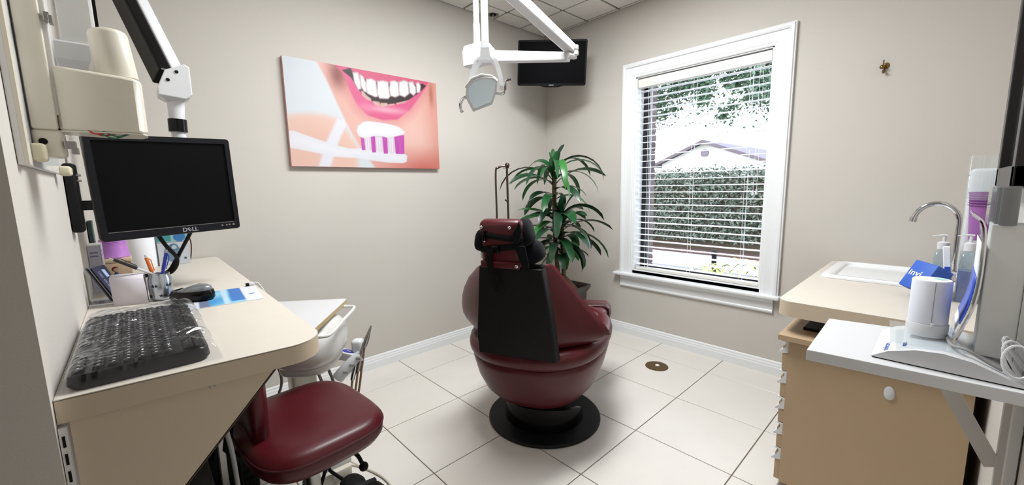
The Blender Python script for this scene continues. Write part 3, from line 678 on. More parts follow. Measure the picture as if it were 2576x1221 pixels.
def bx_(z): return -.438-.024*(z-.51)/.4
mb = MB(); mb.loft([[(bx_(z)+.045, y*1.02, z) for y, z in pb], [(bx_(z)+.006, y, z) for y, z in pb], [(bx_(z), y*.97, .713+(z-.713)*.985) for y, z in pb]])
obj('back_panel', mb, M['black'], ch, local=True, smooth=20)
obj('panel_rim', MB().rbox(-.44, -.40, -.14, .14, .905, .925, .006, 2), M['rubber'], ch, local=True)
obj('headrest_post', MB().box(-.445, -.425, -.05, .06, .86, .96), M['steel'], ch, local=True, smooth=0)
HT = frame_T((-.462, .021, .918), 0, 0, math.radians(-8))
hr = obj('headrest', MB().rbox(-.032, .036, -.094, .094, .0, .205, .028, 5, HT), M['vinyl'], ch, local=True)
obj('headrest_strip', MB().rbox(-.04, -.03, -.085, .09, .006, .036, .004, 2, HT), M['vinyl'], hr, local=True)
for y, z in ((.074, .178), (-.05, .178), (.066, .122), (-.072, .02)):
    obj('snap', MB().ball((-.036 if z > .03 else -.044, y, z), .0075, 12, 8, (.5, 1, 1), HT), M['chrome'], hr, local=True)
# black neck pillow strapped round the headrest
npw = thing('neck_pillow', 'black fabric neck pillow strapped around the chair headrest', 'pillow', CH, AZ)
def lump(c, r, sc, seed, amp=.1):
    mb = MB().ball((0, 0, 0), r, 26, 18); q = random.Random(seed); ks = [(Vector((q.gauss(0, 1), q.gauss(0, 1), q.gauss(0, 1)))/r*1.3, q.uniform(0, 6)) for _ in range(5)]
    for vtx in mb.bm.verts:
        f = 1+amp*sum(math.sin(k.dot(vtx.co)+ph) for k, ph in ks)/3; co = vtx.co*f
        vtx.co = Vector((co.x*sc[0]+c[0], co.y*sc[1]+c[1], co.z*sc[2]+c[2]))
    return mb
def squash(c, hx, hy, hz, seed, tilt=0.0):
    mb = lump((0, 0, 0), 1.0, (1, 1, 1), seed, .07)
    for v in mb.bm.verts:
        q = Vector([math.copysign(abs(x)**.72, x) for x in v.co]); y, z = q.y*hy, q.z*hz
        v.co = Vector((c[0]+q.x*hx, c[1]+y*math.cos(tilt)-z*math.sin(tilt), c[2]+y*math.sin(tilt)+z*math.cos(tilt)))
    return mb
obj('cushion', squash((-.405, -.075, .972), .055, .062, .05, 1, -.35), M['fabric'], npw, local=True, smooth=80)
obj('cushion', squash((-.44, -.062, 1.062), .05, .036, .058, 2, -.25), M['fabric'], npw, local=True, smooth=80)
obj('cushion', squash((-.475, .118, 1.03), .04, .024, .046, 3, .2), M['fabric'], npw, local=True, smooth=80)
obj('cushion', squash((-.40, .02, 1.03), .04, .09, .06, 5), M['fabric'], npw, local=True, smooth=80)
def on_head(lx, ly, lz): return tuple(HT @ Vector((lx, ly, lz)))
TF = HT @ axes_T((-.036, 0, 0), (0, 1, 0), (0, 0, 1), (1, 0, 0))       # plane lying on the back of the headrest
obj('flap', MB().prism([(-.125, .012), (-.112, .105), (-.066, .105), (-.096, .008)][::-1], -.004, .004, TF), M['fabric'], npw, local=True, smooth=0, bevel=.003)
obj('flap', MB().prism([(-.086, .112), (-.104, .168), (-.094, .206), (-.064, .158), (-.064, .112)][::-1], -.006, .004, TF), M['fabric'], npw, local=True, smooth=0, bevel=.004)
def ribbon(pts, w, dirv=(0, 0, 1)):
    d = Vector(dirv)*w/2; return MB().sheet([[tuple(Vector(p)-d), tuple(Vector(p)+d)] for p in spline(pts, 5)])
def around(zl_, zr_):                                    # path hugging the rounded back of the headrest
    P = [(.012, .0962), (-.004, .0962), (-.0254, .0876), (-.0345, .066), (-.0348, .03), (-.0348, -.03), (-.0345, -.066), (-.0254, -.0876), (-.004, -.0962), (.012, -.0962)]
    return [on_head(x, y, zr_+(zl_-zr_)*(y+.0962)/.1924) for x, y in P]
obj('strap', ribbon(around(.148, .128), .024), M['webbing'], npw, local=True, solid=.003)
obj('strap', ribbon(around(.082, .104), .026), M['webbing'], npw, local=True, solid=.003)
obj('hanging_strap', ribbon([on_head(-.0385, .042, .088), on_head(-.043, .046, .055), on_head(-.0435, .046, .02), (-.503, .064, .90), (-.494, .058, .86), (-.486, .046, .812)], .026, (0, 1, .1)), M['webbing'], npw, local=True, solid=.003)
obj('buckle', MB().rbox(-.048, -.036, -.002, .032, .072, .106, .004, 2, HT), M['blackg'], npw, local=True)
obj('buckle', MB().rbox(-.048, -.036, .054, .070, .122, .166, .004, 2, HT), M['blackg'], npw, local=True)
obj('care_tag', MB().box(-.462, -.46, .1165, .131, .95, .985), M['paper'], npw, local=True, smooth=0, label='white care tag')

# ================================================================ rod stand, plant, floor and wall fittings
st = thing('rod_stand', 'thin bronze rod stand with a bent hook behind the dental chair', 'stand', (-1.175, -.735, 0))
obj('base', MB().lathe([(0, 0), (.13, 0), (.13, .012), (.02, .03), (0, .03)], (-1.2, -.72, 0), 28), M['bronzerod'], st)
obj('pole', MB().tube([(-1.183, -.745, .02), (-1.166, -.708, 1.375)], .0075, 10), M['bronzerod'], st)
obj('hook_rod', MB().tube(spline([(-1.25, -.695, .4), (-1.244, -.688, 1.05), (-1.224, -.664, 1.34), (-1.21, -.672, 1.372), (-1.19, -.69, 1.383), (-1.165, -.708, 1.384)], 6), .0065, 10), M['bronzerod'], st)
obj('brace', MB().tube([(-1.183, -.745, .42), (-1.25, -.695, .42)], .006, 8), M['bronzerod'], st)
obj('clamp', MB().ball((-1.164, -.709, 1.388), .016, 14, 10).tube([(-1.145, -.727, 1.372), (-1.183, -.691, 1.372)], .003, 6), M['bronzerod'], st)
obj('clip', MB().tube(spline([(-1.20, -.72, 1.17), (-1.188, -.73, 1.158), (-1.17, -.72, 1.16)], 4), .005, 8), M['bronzerod'], st)

PX, PY = -.575, -.655
pl_ = thing('dracaena_plant', 'green dracaena plant on two canes in a dark pot by the corner', 'plant', (PX, PY, 0))
potm = mat('dark_brown_pot', (52, 38, 34), .4)
mb = MB(); prof = [(.115, 0), (.13, .02), (.155, .40), (.155, .43), (.175, .465), (.18, .485), (.165, .485), (.15, .45)]
mb.loft([[(PX+x, PY+y, z) for x, y in rrect(-r, r, -r, r, r*.25, 4)] for r, z in prof])
obj('pot', mb, potm, pl_, smooth=30)
obj('root_ball', MB().lathe([(.15, .43), (.13, .46), (.07, .53), (.04, .56), (0, .57)], (PX, PY, 0), 20), mat('coir', (120, 84, 54), .95, var=(60, (84, 58, 38)), bump=(90, 1)), pl_, smooth=80)
canem = mat('cane', (96, 92, 52), .7, var=(40, (70, 50, 34)), bump=(50, .6))
canes = [[(PX-.01, PY+.01, .5), (PX-.03, PY+.03, .9), (PX-.03, PY+.035, 1.36)], [(PX+.02, PY-.02, .5), (PX+.015, PY-.01, .75), (PX+.01, PY+.005, 1.02)]]
for c in canes: obj('cane', MB().tube(spline(c, 6), .017, 10), canem, pl_)
for c in canes:
    for k in range(4):
        z = .58+.1*k; p = Vector(c[0]).lerp(Vector(c[1]), (z-.5)/.4)
        obj('cane_ring', MB().lathe([(.0165, -.003), (.0185, 0), (.0165, .003)], (p.x, p.y, z), 12), mat('cane_scar', (150, 140, 96), .8), pl_)
gm = [mat('leaf_green', (34, 92, 48), .34, var=(9, (22, 62, 34)), spec=.6), mat('leaf_dark', (24, 66, 38), .34, var=(9, (16, 46, 28)), spec=.6), mat('leaf_light', (58, 122, 54), .34, var=(9, (38, 96, 44)), spec=.6)]
rl = random.Random(4)
def whorl(c, zs, n, L, w, rise, droop, seed):
    q = random.Random(seed)
    for k in range(n):
        az = 2*PI*k/n*1.0+q.uniform(-.25, .25)+seed; l = L*q.uniform(.75, 1.15)
        tip = Vector((c[0]+l*.85*math.cos(az), c[1]+l*.85*math.sin(az)))
        if tip.x > -.03: l *= max(.35, (-.05-c[0])/max(.01, tip.x-c[0]))
        if tip.y > -.03: l *= max(.35, (-.05-c[1])/max(.01, tip.y-c[1]))
        b = (c[0]+.015*math.cos(az), c[1]+.015*math.sin(az), zs+q.uniform(-.05, .05))
        obj('leaf', strip_leaf(b, az, l, w*q.uniform(.8, 1.15), q.uniform(*rise), q.uniform(*droop), 9, .12, q.uniform(-.9, .9)), gm[q.choice((0, 0, 1, 1, 2))], pl_, smooth=80)
ct = canes[0][2]; cm = canes[1][2]
whorl(ct, 1.37, 6, .14, .055, (1.25, 1.5), (.2, .6), 1)
whorl(ct, 1.34, 11, .46, .05, (.75, 1.15), (1.7, 2.5), 2)
whorl(ct, 1.27, 9, .42, .05, (.55, 1.0), (1.4, 2.1), 3)
whorl(ct, 1.19, 9, .32, .056, (.3, .8), (1.2, 1.9), 8)
whorl(cm, 1.06, 5, .20, .055, (1.2, 1.5), (.3, .8), 4)
whorl(cm, 1.0, 12, .36, .066, (.6, 1.1), (1.2, 2.0), 5)
whorl((cm[0], cm[1]), .93, 14, .38, .074, (.3, .9), (1.0, 1.8), 6)
whorl((cm[0]-.02, cm[1]+.01), .85, 14, .35, .08, (.2, .8), (1.3, 2.2), 7)
whorl((cm[0]-.01, cm[1]), .76, 9, .27, .07, (.2, .7), (1.4, 2.2), 9)

fo_ = thing('floor_outlet', 'round brass outlet cover set in the tiled floor', 'outlet', (-.419, -1.386, 0))
obj('plate', MB().lathe([(0, 0), (.076, 0), (.074, .004), (.03, .006), (.0, .006)], (-.419, -1.386, 0), 40), mat('aged_brass', (130, 106, 74), .45, metal=.85, var=(50, (104, 82, 56))), fo_)
obj('socket', MB().lathe([(0, .006), (.014, .006), (.013, .009), (0, .009)], (-.415, -1.388, 0), 16), M['paper'], fo_)
hk = thing('wall_hook', 'small brass hook screwed to the wall right of the window', 'hook', (-.012, -2.375, 1.80))
obj('rosette', MB().lathe([(0, 0), (.016, 0), (.014, .004), (.0, .006)], (0, 0, 0), 20, axes_T((-.0, -2.38, 1.838), (0, 1, 0), (0, 0, 1), (-1, 0, 0))), M['brass'], hk)
obj('bulb', MB().ball((-.022, -2.368, 1.832), .011, 14, 10).tube([(-.002, -2.38, 1.836), (-.022, -2.37, 1.832)], .005, 8), M['brass'], hk)
obj('prong', MB().tube(spline([(-.004, -2.378, 1.83), (-.012, -2.376, 1.808), (-.022, -2.374, 1.802), (-.03, -2.373, 1.812)], 5), .0045, 8).tube([(-.02, -2.372, 1.84), (-.022, -2.372, 1.866)], .003, 6), M['brass'], hk)

# ================================================================ desk on the left
dk = thing('desk', 'cream laminate wall desk with tan edge and triangular side support', 'desk', (-2.86, -.85, .51))
poly = rrect(-3.079, -2.65, -1.70, -.012, [.075, .035, 0, 0], 8); poly[-1] = (-3.079, -1.672)
obj('worktop', MB().prism(poly, .868, .9085), M['edge'], dk, smooth=30)
obj('laminate_sheet', MB().prism(poly, .9088, .911), M['laminate'], dk, smooth=30)
obj('seam', MB().prism([(x*1.0002, y*1.0002) for x, y in poly], .9082, .9091), mat('dark_seam', (90, 74, 60), .8), dk, smooth=30)
tri = [(-3.066, .8675), (-3.066, .524), (-2.745, .8675)]
T = axes_T((0, -1.665, 0), (1, 0, 0), (0, 0, 1), (0, -1, 0))
sp = obj('side_support', MB().prism(tri, -.02, 0, T), M['edge'], dk, smooth=0)
obj('edge_band', bar((-3.05, -1.655, .5365), (-2.746, -1.655, .8625), .021, .003, .021, .003), mat('dark_edge_band', (60, 48, 40), .7), sp, smooth=0)
obj('screw_cap', MB().lathe([(0, 0), (.005, 0), (.004, .002), (0, .002)], (0, 0, 0), 12, axes_T((-2.868, -1.665, .856), (1, 0, 0), (0, 0, 1), (0, -1, 0))), M['steel'], sp)
obj('back_rail', MB().box(-3.079, -3.06, -1.3, -.02, .78, .868), M['tan'], dk, smooth=0)
obj('far_support', MB().box(-3.07, -2.76, -.05, -.03, .02, .868), M['tan'], dk, smooth=0)
def standard(name, label, x0, x1, y, z0, z1, facing):
    t = thing(name, label, 'shelf standard', ((x0+x1)/2, y, z0))
    obj('channel', MB().box(x0, x1, y-.007, y+.007, z0, z1), M['gwhite'], t, smooth=0)
    k = 0; z = z0+.02
    while z < z1-.02 and k < 24:
        if facing == 'y': obj('slot', MB().box(x0+.003, x0+.0065, y-.0078, y-.006, z, z+.02), M['rubber'], t, smooth=0)
        else: obj('slot', MB().box(x1-.001, x1+.0008, y-.002, y+.002, z, z+.02), M['rubber'], t, smooth=0)
        z += .032; k += 1
standard('shelf_standard', 'white slotted shelf standard on the wall under the desk', -3.079, -3.069, -1.672, .2, .862, 'y')

# ---------------------------------------------------------------- monitor on the desk arm
yaw, pit, rol = math.radians(279.1), math.radians(-1.7), math.radians(1.8)
n = Vector((math.cos(yaw)*math.cos(pit), math.sin(yaw)*math.cos(pit), math.sin(pit))); rt = Vector((-math.sin(yaw), math.cos(yaw), 0)); up = n.cross(rt)
rt, up = rt*math.cos(rol)+up*math.sin(rol), -rt*math.sin(rol)+up*math.cos(rol)
MC = Vector((-2.847, -.857, 1.273)); TM = axes_T(MC, rt, up, n)
mo = thing('computer_monitor', 'black flat computer monitor held over the desk on an arm', 'monitor', MC); mo.matrix_world = TM
w, h = .19, .165
bzm = mat('slate_bezel', (19, 20, 26), .4, spec=.25)
mb = MB(); o4 = rrect(-w, w, -h, h, .01, 4); i4 = rrect(-w+.017, w-.017, -h+.03, h-.018, .001, 4)
mb.loft([[(x, y, -.045) for x, y in o4], [(x, y, -.006) for x, y in o4], [(x*.99, y*.99, 0) for x, y in o4], [(x, y, 0) for x, y in i4], [(x, y, -.006) for x, y in i4]])
obj('bezel', mb, bzm, mo, local=True, smooth=30)
obj('screen', MB().box(-w+.016, w-.016, -h+.029, h-.017, -.008, -.0045), mat('matte_screen', (7, 7, 9), .5, spec=.1), mo, local=True, smooth=0)
obj('trim_line', MB().box(-w+.019, w-.019, -h+.0268, -h+.0282, -.001, .0006), M['steel'], mo, local=True, smooth=0)
lt = mat('silver_lettering', (170, 172, 176), .35, metal=.6)
obj('lettering_d', text_mb('D', .019, Matrix.Translation((.0195, -h+.0135, .0004)), bold=.0006), lt, mo, local=True, smooth=0)
obj('lettering_e', text_mb('E', .0165, Matrix.Translation((.0325, -h+.0138, .0004)) @ Matrix.Rotation(math.radians(33), 4, 'Z'), bold=.0006), lt, mo, local=True, smooth=0)
obj('lettering_l', text_mb('L', .019, Matrix.Translation((.0435, -h+.0135, .0004)), bold=.0006), lt, mo, local=True, smooth=0)
obj('lettering_l', text_mb('L', .019, Matrix.Translation((.0525, -h+.0135, .0004)), bold=.0006), lt, mo, local=True, smooth=0)
for x, r in ((.131, .0034), (.145, .0034), (.154, .0034), (.167, .0042)):
    obj('button', MB().lathe([(0, 0), (r, 0), (r*.9, .0025), (0, .003)], (x, -h+.0175, 0), 14), M['steel'], mo, local=True)
obj('back_shell', MB().rbox(-.16, .16, -.13, .13, -.075, -.044, .02), bzm, mo, local=True)
obj('pivot_disc', MB().lathe([(0, -.03), (.05, -.03), (.055, -.02), (.055, .02), (.05, .03), (0, .03)], (.0, .0, 0), 28, axes_T((.168, .012, -.085), (0, 1, 0), (0, 0, 1), (1, 0, 0))), M['white'], mo, local=True)
obj('mount_plate', MB().rbox(-.05, .15, -.045, .045, -.10, -.074, .006, 2), M['white'], mo, local=True)
# arm
ma = thing('monitor_arm', 'white jointed monitor arm with black cover above the computer monitor', 'monitor arm', (-2.8, -.79, 1.3))
px_, py_ = -2.80, -.75
obj('post', MB().tube([(px_, py_, 1.3), (px_, py_, 1.47)], .021, 20).tube([(px_, py_, 1.5), (px_+.003, py_, 1.575)], [.022, .025], 20), M['white'], ma)
obj('collar', MB().tube([(px_, py_, 1.468), (px_+.001, py_, 1.512)], .0275, 20), M['blackg'], ma)
JC = Vector((-2.80, -.75, 1.64))
adir = (Vector((-2.895, -.50, 2.045))-JC).normalized()
sdx = adir.cross(Vector((0, 0, 1))).normalized(); upx = sdx.cross(adir)
pp = [(-.045, -.055), (.03, -.062), (.05, -.045), (.05, .05), (.035, .058), (-.02, .03), (-.045, -.03)]
obj('joint_block', MB().loft([[(JC.x+x*.98, JC.y+y, JC.z+z) for x, z in pp] for y in (-.045, .045)]), M['white'], ma, smooth=0, bevel=.003)
for (x, z) in ((.012, .028), (-.014, -.002)): obj('bolt', MB().lathe([(0, 0), (.0055, 0), (.005, .002), (0, .002)], (0, 0, 0), 14, axes_T((JC.x+x, JC.y-.0455, JC.z+z), (1, 0, 0), (0, 0, 1), (0, -1, 0))), M['rubber'], ma)
obj('neck', MB().loft([[(JC.x-.0+x*s_, JC.y+y*s_, z) for x, y in ((-1, -1), (1, -1), (1, 1), (-1, 1))] for z, s_ in ((1.572, .026), (1.585, .042), (1.60, .045))]), M['white'], ma, smooth=0, bevel=.004)
A0, A1 = JC+adir*.02, JC+adir*.62
def beam(a, b, x0, x1, z0, z1):
    return MB().loft([[p+sdx*x+upx*z for x, z in ((x0, z0), (x1, z0), (x1, z1), (x0, z1))] for p in (a, b)])
obj('arm_beam', beam(A0, A1, -.004, .034, -.04, .04), M['white'], ma, smooth=0, bevel=.006)
obj('arm_cover', beam(A0-adir*.005, A1, -.042, -.003, -.036, .036), M['blackg'], ma, smooth=0, bevel=.006)
obj('ceiling_tube', MB().tube([A1-adir*.01, (A1.x, A1.y, 2.6)], .03, 18), M['white'], ma)
obj('ceiling_flange', MB().lathe([(0, 0), (.07, 0), (.07, -.02), (0, -.02)], (A1.x, A1.y, CEIL), 24), M['white'], ma)
for nm, pts in (('video_cable', [(-2.90, -.80, 1.12), (-2.875, -.74, 1.06), (-2.845, -.64, 1.0), (-2.855, -.56, .945), (-2.89, -.50, .921), (-2.96, -.42, .92)]), ('power_cable', [(-2.795, -.80, 1.13), (-2.82, -.72, 1.065), (-2.85, -.60, .985), (-2.875, -.52, .935), (-2.92, -.46, .921), (-2.98, -.45, .92)])):
    obj(nm, MB().tube([TM.inverted() @ p for p in spline(pts, 7)], .0065, 8), M['rubber'], mo, local=True)

# black bracket on the left wall behind the monitor
wb = thing('wall_bracket', 'black upright bracket with short arm on the pale wall behind the monitor', 'bracket', (-3.079, -.95, 1.145))
obj('upright', MB().rbox(-3.079, -3.055, -1.0, -.93, 1.145, 1.338, .006, 2), M['black'], wb)
obj('arm', MB().box(-3.06, -3.034, -.962, -.945, 1.206, 1.234), M['black'], wb, smooth=0)
for z in (1.305, 1.29): obj('screw', MB().tube([(-3.056, -.985, z), (-3.046, -.985, z)], .003, 8), M['steel'], wb)

# ---------------------------------------------------------------- x-ray arm on the left wall
xr = thing('xray_wall_unit', 'cream x-ray arm unit on a rail and board on the pale wall', 'x-ray unit', (-3.06, -1.4, 1.3))
obj('backboard', MB().box(-3.0795, -3.07, -1.60, -1.14, 1.302, 2.5), M['gwhite'], xr, smooth=0, bevel=.002)
obj('board_edge', MB().box(-3.071, -3.066, -1.60, -1.575, 1.302, 2.5), M['cream'], xr, smooth=0)
obj('rail', MB().rbox(-3.068, -3.034, -1.51, -1.44, 1.372, 2.5, .005, 2), M['cream'], xr)
obj('rail_side', MB().box(-3.036, -3.026, -1.50, -1.45, 1.40, 2.5), M['gwhite'], xr, smooth=0, bevel=.002)
obj('rail_foot', MB().rbox(-3.07, -3.03, -1.506, -1.445, 1.322, 1.374, .008, 3), M['cream'], xr)
obj('foot_hole', MB().lathe([(0, 0), (.006, 0), (.006, .001), (0, .001)], (0, 0, 0), 14, axes_T((-3.056, -1.5062, 1.35), (1, 0, 0), (0, 0, 1), (0, -1, 0))), M['rubber'], xr)
obj('bottom_cap', MB().rbox(-3.072, -3.052, -1.53, -1.50, 1.312, 1.345, .006, 3), M['aged'], xr)
obj('bottom_cap', MB().rbox(-3.072, -3.05, -1.17, -1.13, 1.298, 1.322, .006, 3), M['aged'], xr)
obj('latch', MB().box(-3.03, -3.022, -1.512, -1.497, 1.566, 1.582).box(-3.024, -3.018, -1.516, -1.50, 1.562, 1.576), M['steel'], xr, smooth=0, bevel=.001)
obj('latch', MB().box(-3.03, -3.014, -1.51, -1.498, 1.338, 1.352).box(-3.022, -3.012, -1.51, -1.498, 1.328, 1.34), M['steel'], xr, smooth=0, bevel=.001)
# swelling bracket arm: plan outline extruded upwards
pl2 = [(-3.034, -1.50), (-3.012, -1.508), (-2.94, -1.520), (-2.915, -1.518), (-2.908, -1.505), (-2.906, -1.46), (-2.915, -1.43), (-2.96, -1.415), (-3.034, -1.44)]
mb = MB(); mb.loft([[(x, y, z) for x, y in pl2] for z in (1.372, 1.378)]+[[(x, y, 1.492-.012*max(0, (x+3.03)/.12)) for x, y in pl2]]); obj('bracket_arm', mb, M['cream'], xr, smooth=40, bevel=.006)
obj('bracket_underside', MB().prism([(x*.99-.03, y*.98-.029) for x, y in pl2], 1.37, 1.3725), M['cream'], xr, smooth=0)
for col, pts in (((170, 40, 40), [(-2.99, -1.50, 1.373), (-2.975, -1.505, 1.366), (-2.95, -1.50, 1.373)]), ((30, 110, 70), [(-2.985, -1.508, 1.374), (-2.962, -1.513, 1.361), (-2.935, -1.505, 1.372)]), ((40, 90, 80), [(-2.975, -1.511, 1.374), (-2.955, -1.514, 1.365), (-2.93, -1.508, 1.374)]), ((190, 60, 60), [(-2.995, -1.508, 1.374), (-2.985, -1.512, 1.368), (-2.965, -1.508, 1.373)])):
    obj('wire', MB().tube(spline(pts, 6), .0016, 6), mat('wire_%d_%d' % col[:2], col, .5), xr)
TC = frame_T((-2.942, -1.462, 1.485), 0, 0, math.radians(-4))
obj('pivot_cap', MB().lathe([(0, 0), (.031, 0), (.033, .002), (.0305, .086), (.0285, .092), (.024, .095), (0, .097)], (0, 0, 0), 32, TC), M['cream'], xr, smooth=40)
obj('pivot_fairing', MB().loft([[(-2.99, -1.45, 1.488), (-2.955, -1.487, 1.488), (-2.955, -1.44, 1.488)], [(-2.968, -1.45, 1.555), (-2.96, -1.475, 1.555), (-2.96, -1.44, 1.555)]]), M['cream'], xr, smooth=20, bevel=.004)
obj('folded_arm', MB().box(-3.02, -2.965, -1.38, -1.33, 1.565, 2.3), M['gwhite'], xr, smooth=0, bevel=.006)
obj('folded_arm_edge', MB().box(-2.966, -2.96, -1.375, -1.335, 1.60, 2.3), M['blackg'], xr, smooth=0)
obj('arm_socket', MB().loft([[(-3.0+x*s_, -1.36+y*s_, z) for x, y in ((-1, -.9), (1, -.9), (1, .9), (-1, .9))] for z, s_ in ((1.485, .026), (1.53, .034), (1.567, .034))]), M['white'], xr, smooth=0, bevel=.004)

# ---------------------------------------------------------------- things on the desk
DZ = .911
# keyboard under film
kb = thing('keyboard', 'black computer keyboard lying on the desk inside clear film', 'keyboard', (-2.962, -1.425, DZ))
obj('case', MB().loft([[(x, y, z) for x, y in rrect(x0, x1, -1.655, -1.195, .02, 4)] for x0, x1, z in ((-3.06, -2.868, DZ+.001), (-3.066, -2.862, DZ+.008), (-3.064, -2.864, DZ+.024), (-3.058, -2.87, DZ+.028))]), mat('keyboard_black', (13, 13, 16), .35, spec=.35), kb, smooth=40)
key_me = finish(MB().loft([[(x, y, 0) for x, y in rrect(-.0082, .0082, -.0082, .0082, .002, 2)], [(x, y, .006) for x, y in rrect(-.0066, .0066, -.0066, .0066, .002, 2)]]), 'key', mat('key_black', (20, 20, 24), .4, spec=.4), 30)
leg_me = finish(MB().box(-.002, .002, -.0016, .0016, .0061, .0064), 'key_legend', mat('key_legend_white', (190, 192, 196), .6), 0)
rows_x = [-3.05, -3.024, -3.004, -2.984, -2.964, -2.944, -2.924]
for ri, x in enumerate(rows_x):
    y = -1.205-.012
    while y > -1.648:
        gap = (ri == 0 and int((-y-1.2)/.019) % 5 == 4) or (-1.50 < y < -1.488) or (-1.575 < y < -1.563)
        if not gap and not (ri in (0, 1) and -1.545 < y < -1.50):
            o = bpy.data.objects.new('key', key_me); COL.objects.link(o); o.parent = kb
            o.location = Vector((x, y, DZ+.0275))-WORLD[kb.name]
            g = bpy.data.objects.new('key_legend', leg_me); COL.objects.link(g); g.parent = o; g.location = (0, .003, 0)
        y -= .019
obj('palm_rest', MB().loft([[(x, y, z) for x, y in rrect(x0, x1, -1.65, -1.20, .012, 3)] for x0, x1, z in ((-2.905, -2.868, DZ+.024), (-2.903, -2.87, DZ+.031), (-2.897, -2.876, DZ+.034))]), M['rubber'], kb, smooth=40)
fm = MB(); fr = random.Random(9); NX, NY = 110, 200
gx, gy = np.meshgrid(np.linspace(-3.072, -2.844, NX+1), np.linspace(-1.672, -1.167, NY+1)); gh = np.zeros_like(gx)
for k in range(250):                                   # creases running across the film
    x0, y0 = fr.uniform(-3.06, -2.86), fr.uniform(-1.66, -1.18); an = fr.gauss(.35, .45); ln, wd, ht = fr.uniform(.015, .06), fr.uniform(.0028, .006), fr.uniform(.002, .0075)
    du_ = (gx-x0)*math.cos(an)+(gy-y0)*math.sin(an); dv_ = -(gx-x0)*math.sin(an)+(gy-y0)*math.cos(an)+.25*(du_**2)/.05
    gh = np.maximum(gh, ht*np.exp(-(du_/ln)**2-(dv_/wd)**2))+0*gh
for k in range(12):                                    # long folds where the film turns down at the near end
    x0, y0, wd = fr.uniform(-3.05, -2.88), fr.uniform(-1.64, -1.60), fr.uniform(.004, .008)
    gh = np.maximum(gh, fr.uniform(.004, .009)*np.exp(-((gx-x0)/fr.uniform(.02, .06))**2-((gy-y0+.3*(gx-x0))/wd)**2))
gu = (gx+3.072)/.228; gv = (gy+1.672)/.505; ged = np.minimum(np.minimum(gu, 1-gu), np.minimum(gv*2, (1-gv)*2))
gz = DZ+.0022+.0375*(1-np.exp(-ged*30))*(ged > .004)+np.where(ged > .02, gh+.0012*np.sin(gx*90+gy*55), 0)
rowsf = [[(gx[j, i], gy[j, i], gz[j, i]) for i in range(NX+1)] for j in range(NY+1)]
fo_m = fm.sheet(rowsf)
o = obj('film', fo_m, M['film'], smooth=70)
tag(o, 'crinkled clear plastic film wrapped over the black keyboard', 'plastic wrap')
# mouse and pad
def paint_pad(U, V):
    C = np.zeros(U.shape+(3,))+np.array([232, 236, 242.])
    m = (U > .30)*1.0*(V < .78); C = blend(C, (V > .22)*(V < .80)*1.0, (70, 160, 220))
    C = blend(C, (V > .22)*(V < .80)*np.clip(.5+.5*np.sin(U*7+V*5), 0, 1), (150, 210, 238))
    C = blend(C, (V > .22)*(V < .38)*1.0*(U > .1), (52, 120, 200)); C = blend(C, (V > .42)*(V < .48)*1.0, (190, 225, 244)); C = blend(C, (V > .66)*(V < .80)*1.0, (120, 130, 160))
    for (a, b) in ((.12, .16), (.18, .2), (.21, .215)):
        C = blend(C, (V > .05)*(V < .15)*(U > a+.3)*(U < b+.3)*1.0, (60, 110, 190))
    return C
mp = thing('mouse_pad', 'thin white mouse pad with blue pattern on the desk', 'mouse pad', (-2.77, -1.07, DZ))
TP = frame_T((-2.77, -1.075, DZ), math.radians(-4))
obj('sheet', MB().prism(rrect(-.105, .105, -.115, .115, .006, 3), .0002, .0016, TP), M['paper'], mp, smooth=20)
c0 = TP @ Vector((.103, -.113, .0019)); print_sheet('pattern', 40, 40, tuple(c0), tuple((TP.to_3x3() @ Vector((0, .226, 0)))), tuple((TP.to_3x3() @ Vector((-.206, 0, 0)))), paint_pad, mp)
ms = thing('computer_mouse', 'silver and black computer mouse on the mouse pad', 'mouse', (-2.84, -1.045, DZ+.002), math.radians(133))
def mring(z, L, W, x0=0.0, e=2.3): return [(x0+math.copysign(abs(math.cos(t))**(2/e), math.cos(t))*L, math.copysign(abs(math.sin(t))**(2/e), math.sin(t))*W, z) for t in [2*PI*k/32 for k in range(32)]]
obj('body', MB().loft([mring(0, .062, .032), mring(.008, .068, .037), mring(.022, .067, .037, -.001), mring(.032, .062, .035, -.003)]), M['blackg'], ms, local=True, smooth=60)
mb = MB(); topr = []
for z, s_, x0 in ((.031, 1.06, 0), (.037, 1.02, -.004), (.044, .88, -.010), (.0485, .64, -.015), (.0505, .3, -.018)):
    topr.append([(x0+math.cos(t)*.059*s_, math.sin(t)*.0325*s_, z-.016*max(0, math.cos(t))*s_) for t in [2*PI*k/32 for k in range(32)]])
obj('top_shell', mb.loft(topr), mat('silver_shell', (132, 134, 138), .28, metal=.4), ms, local=True, smooth=60)
obj('wheel', MB().tube([(.034, -.004, .030), (.034, .004, .030)], .008, 14), M['rubber'], ms, local=True)
obj('button_split', MB().box(.012, .06, -.0006, .0006, .012, .031), M['rubber'], ms, local=True, smooth=0)
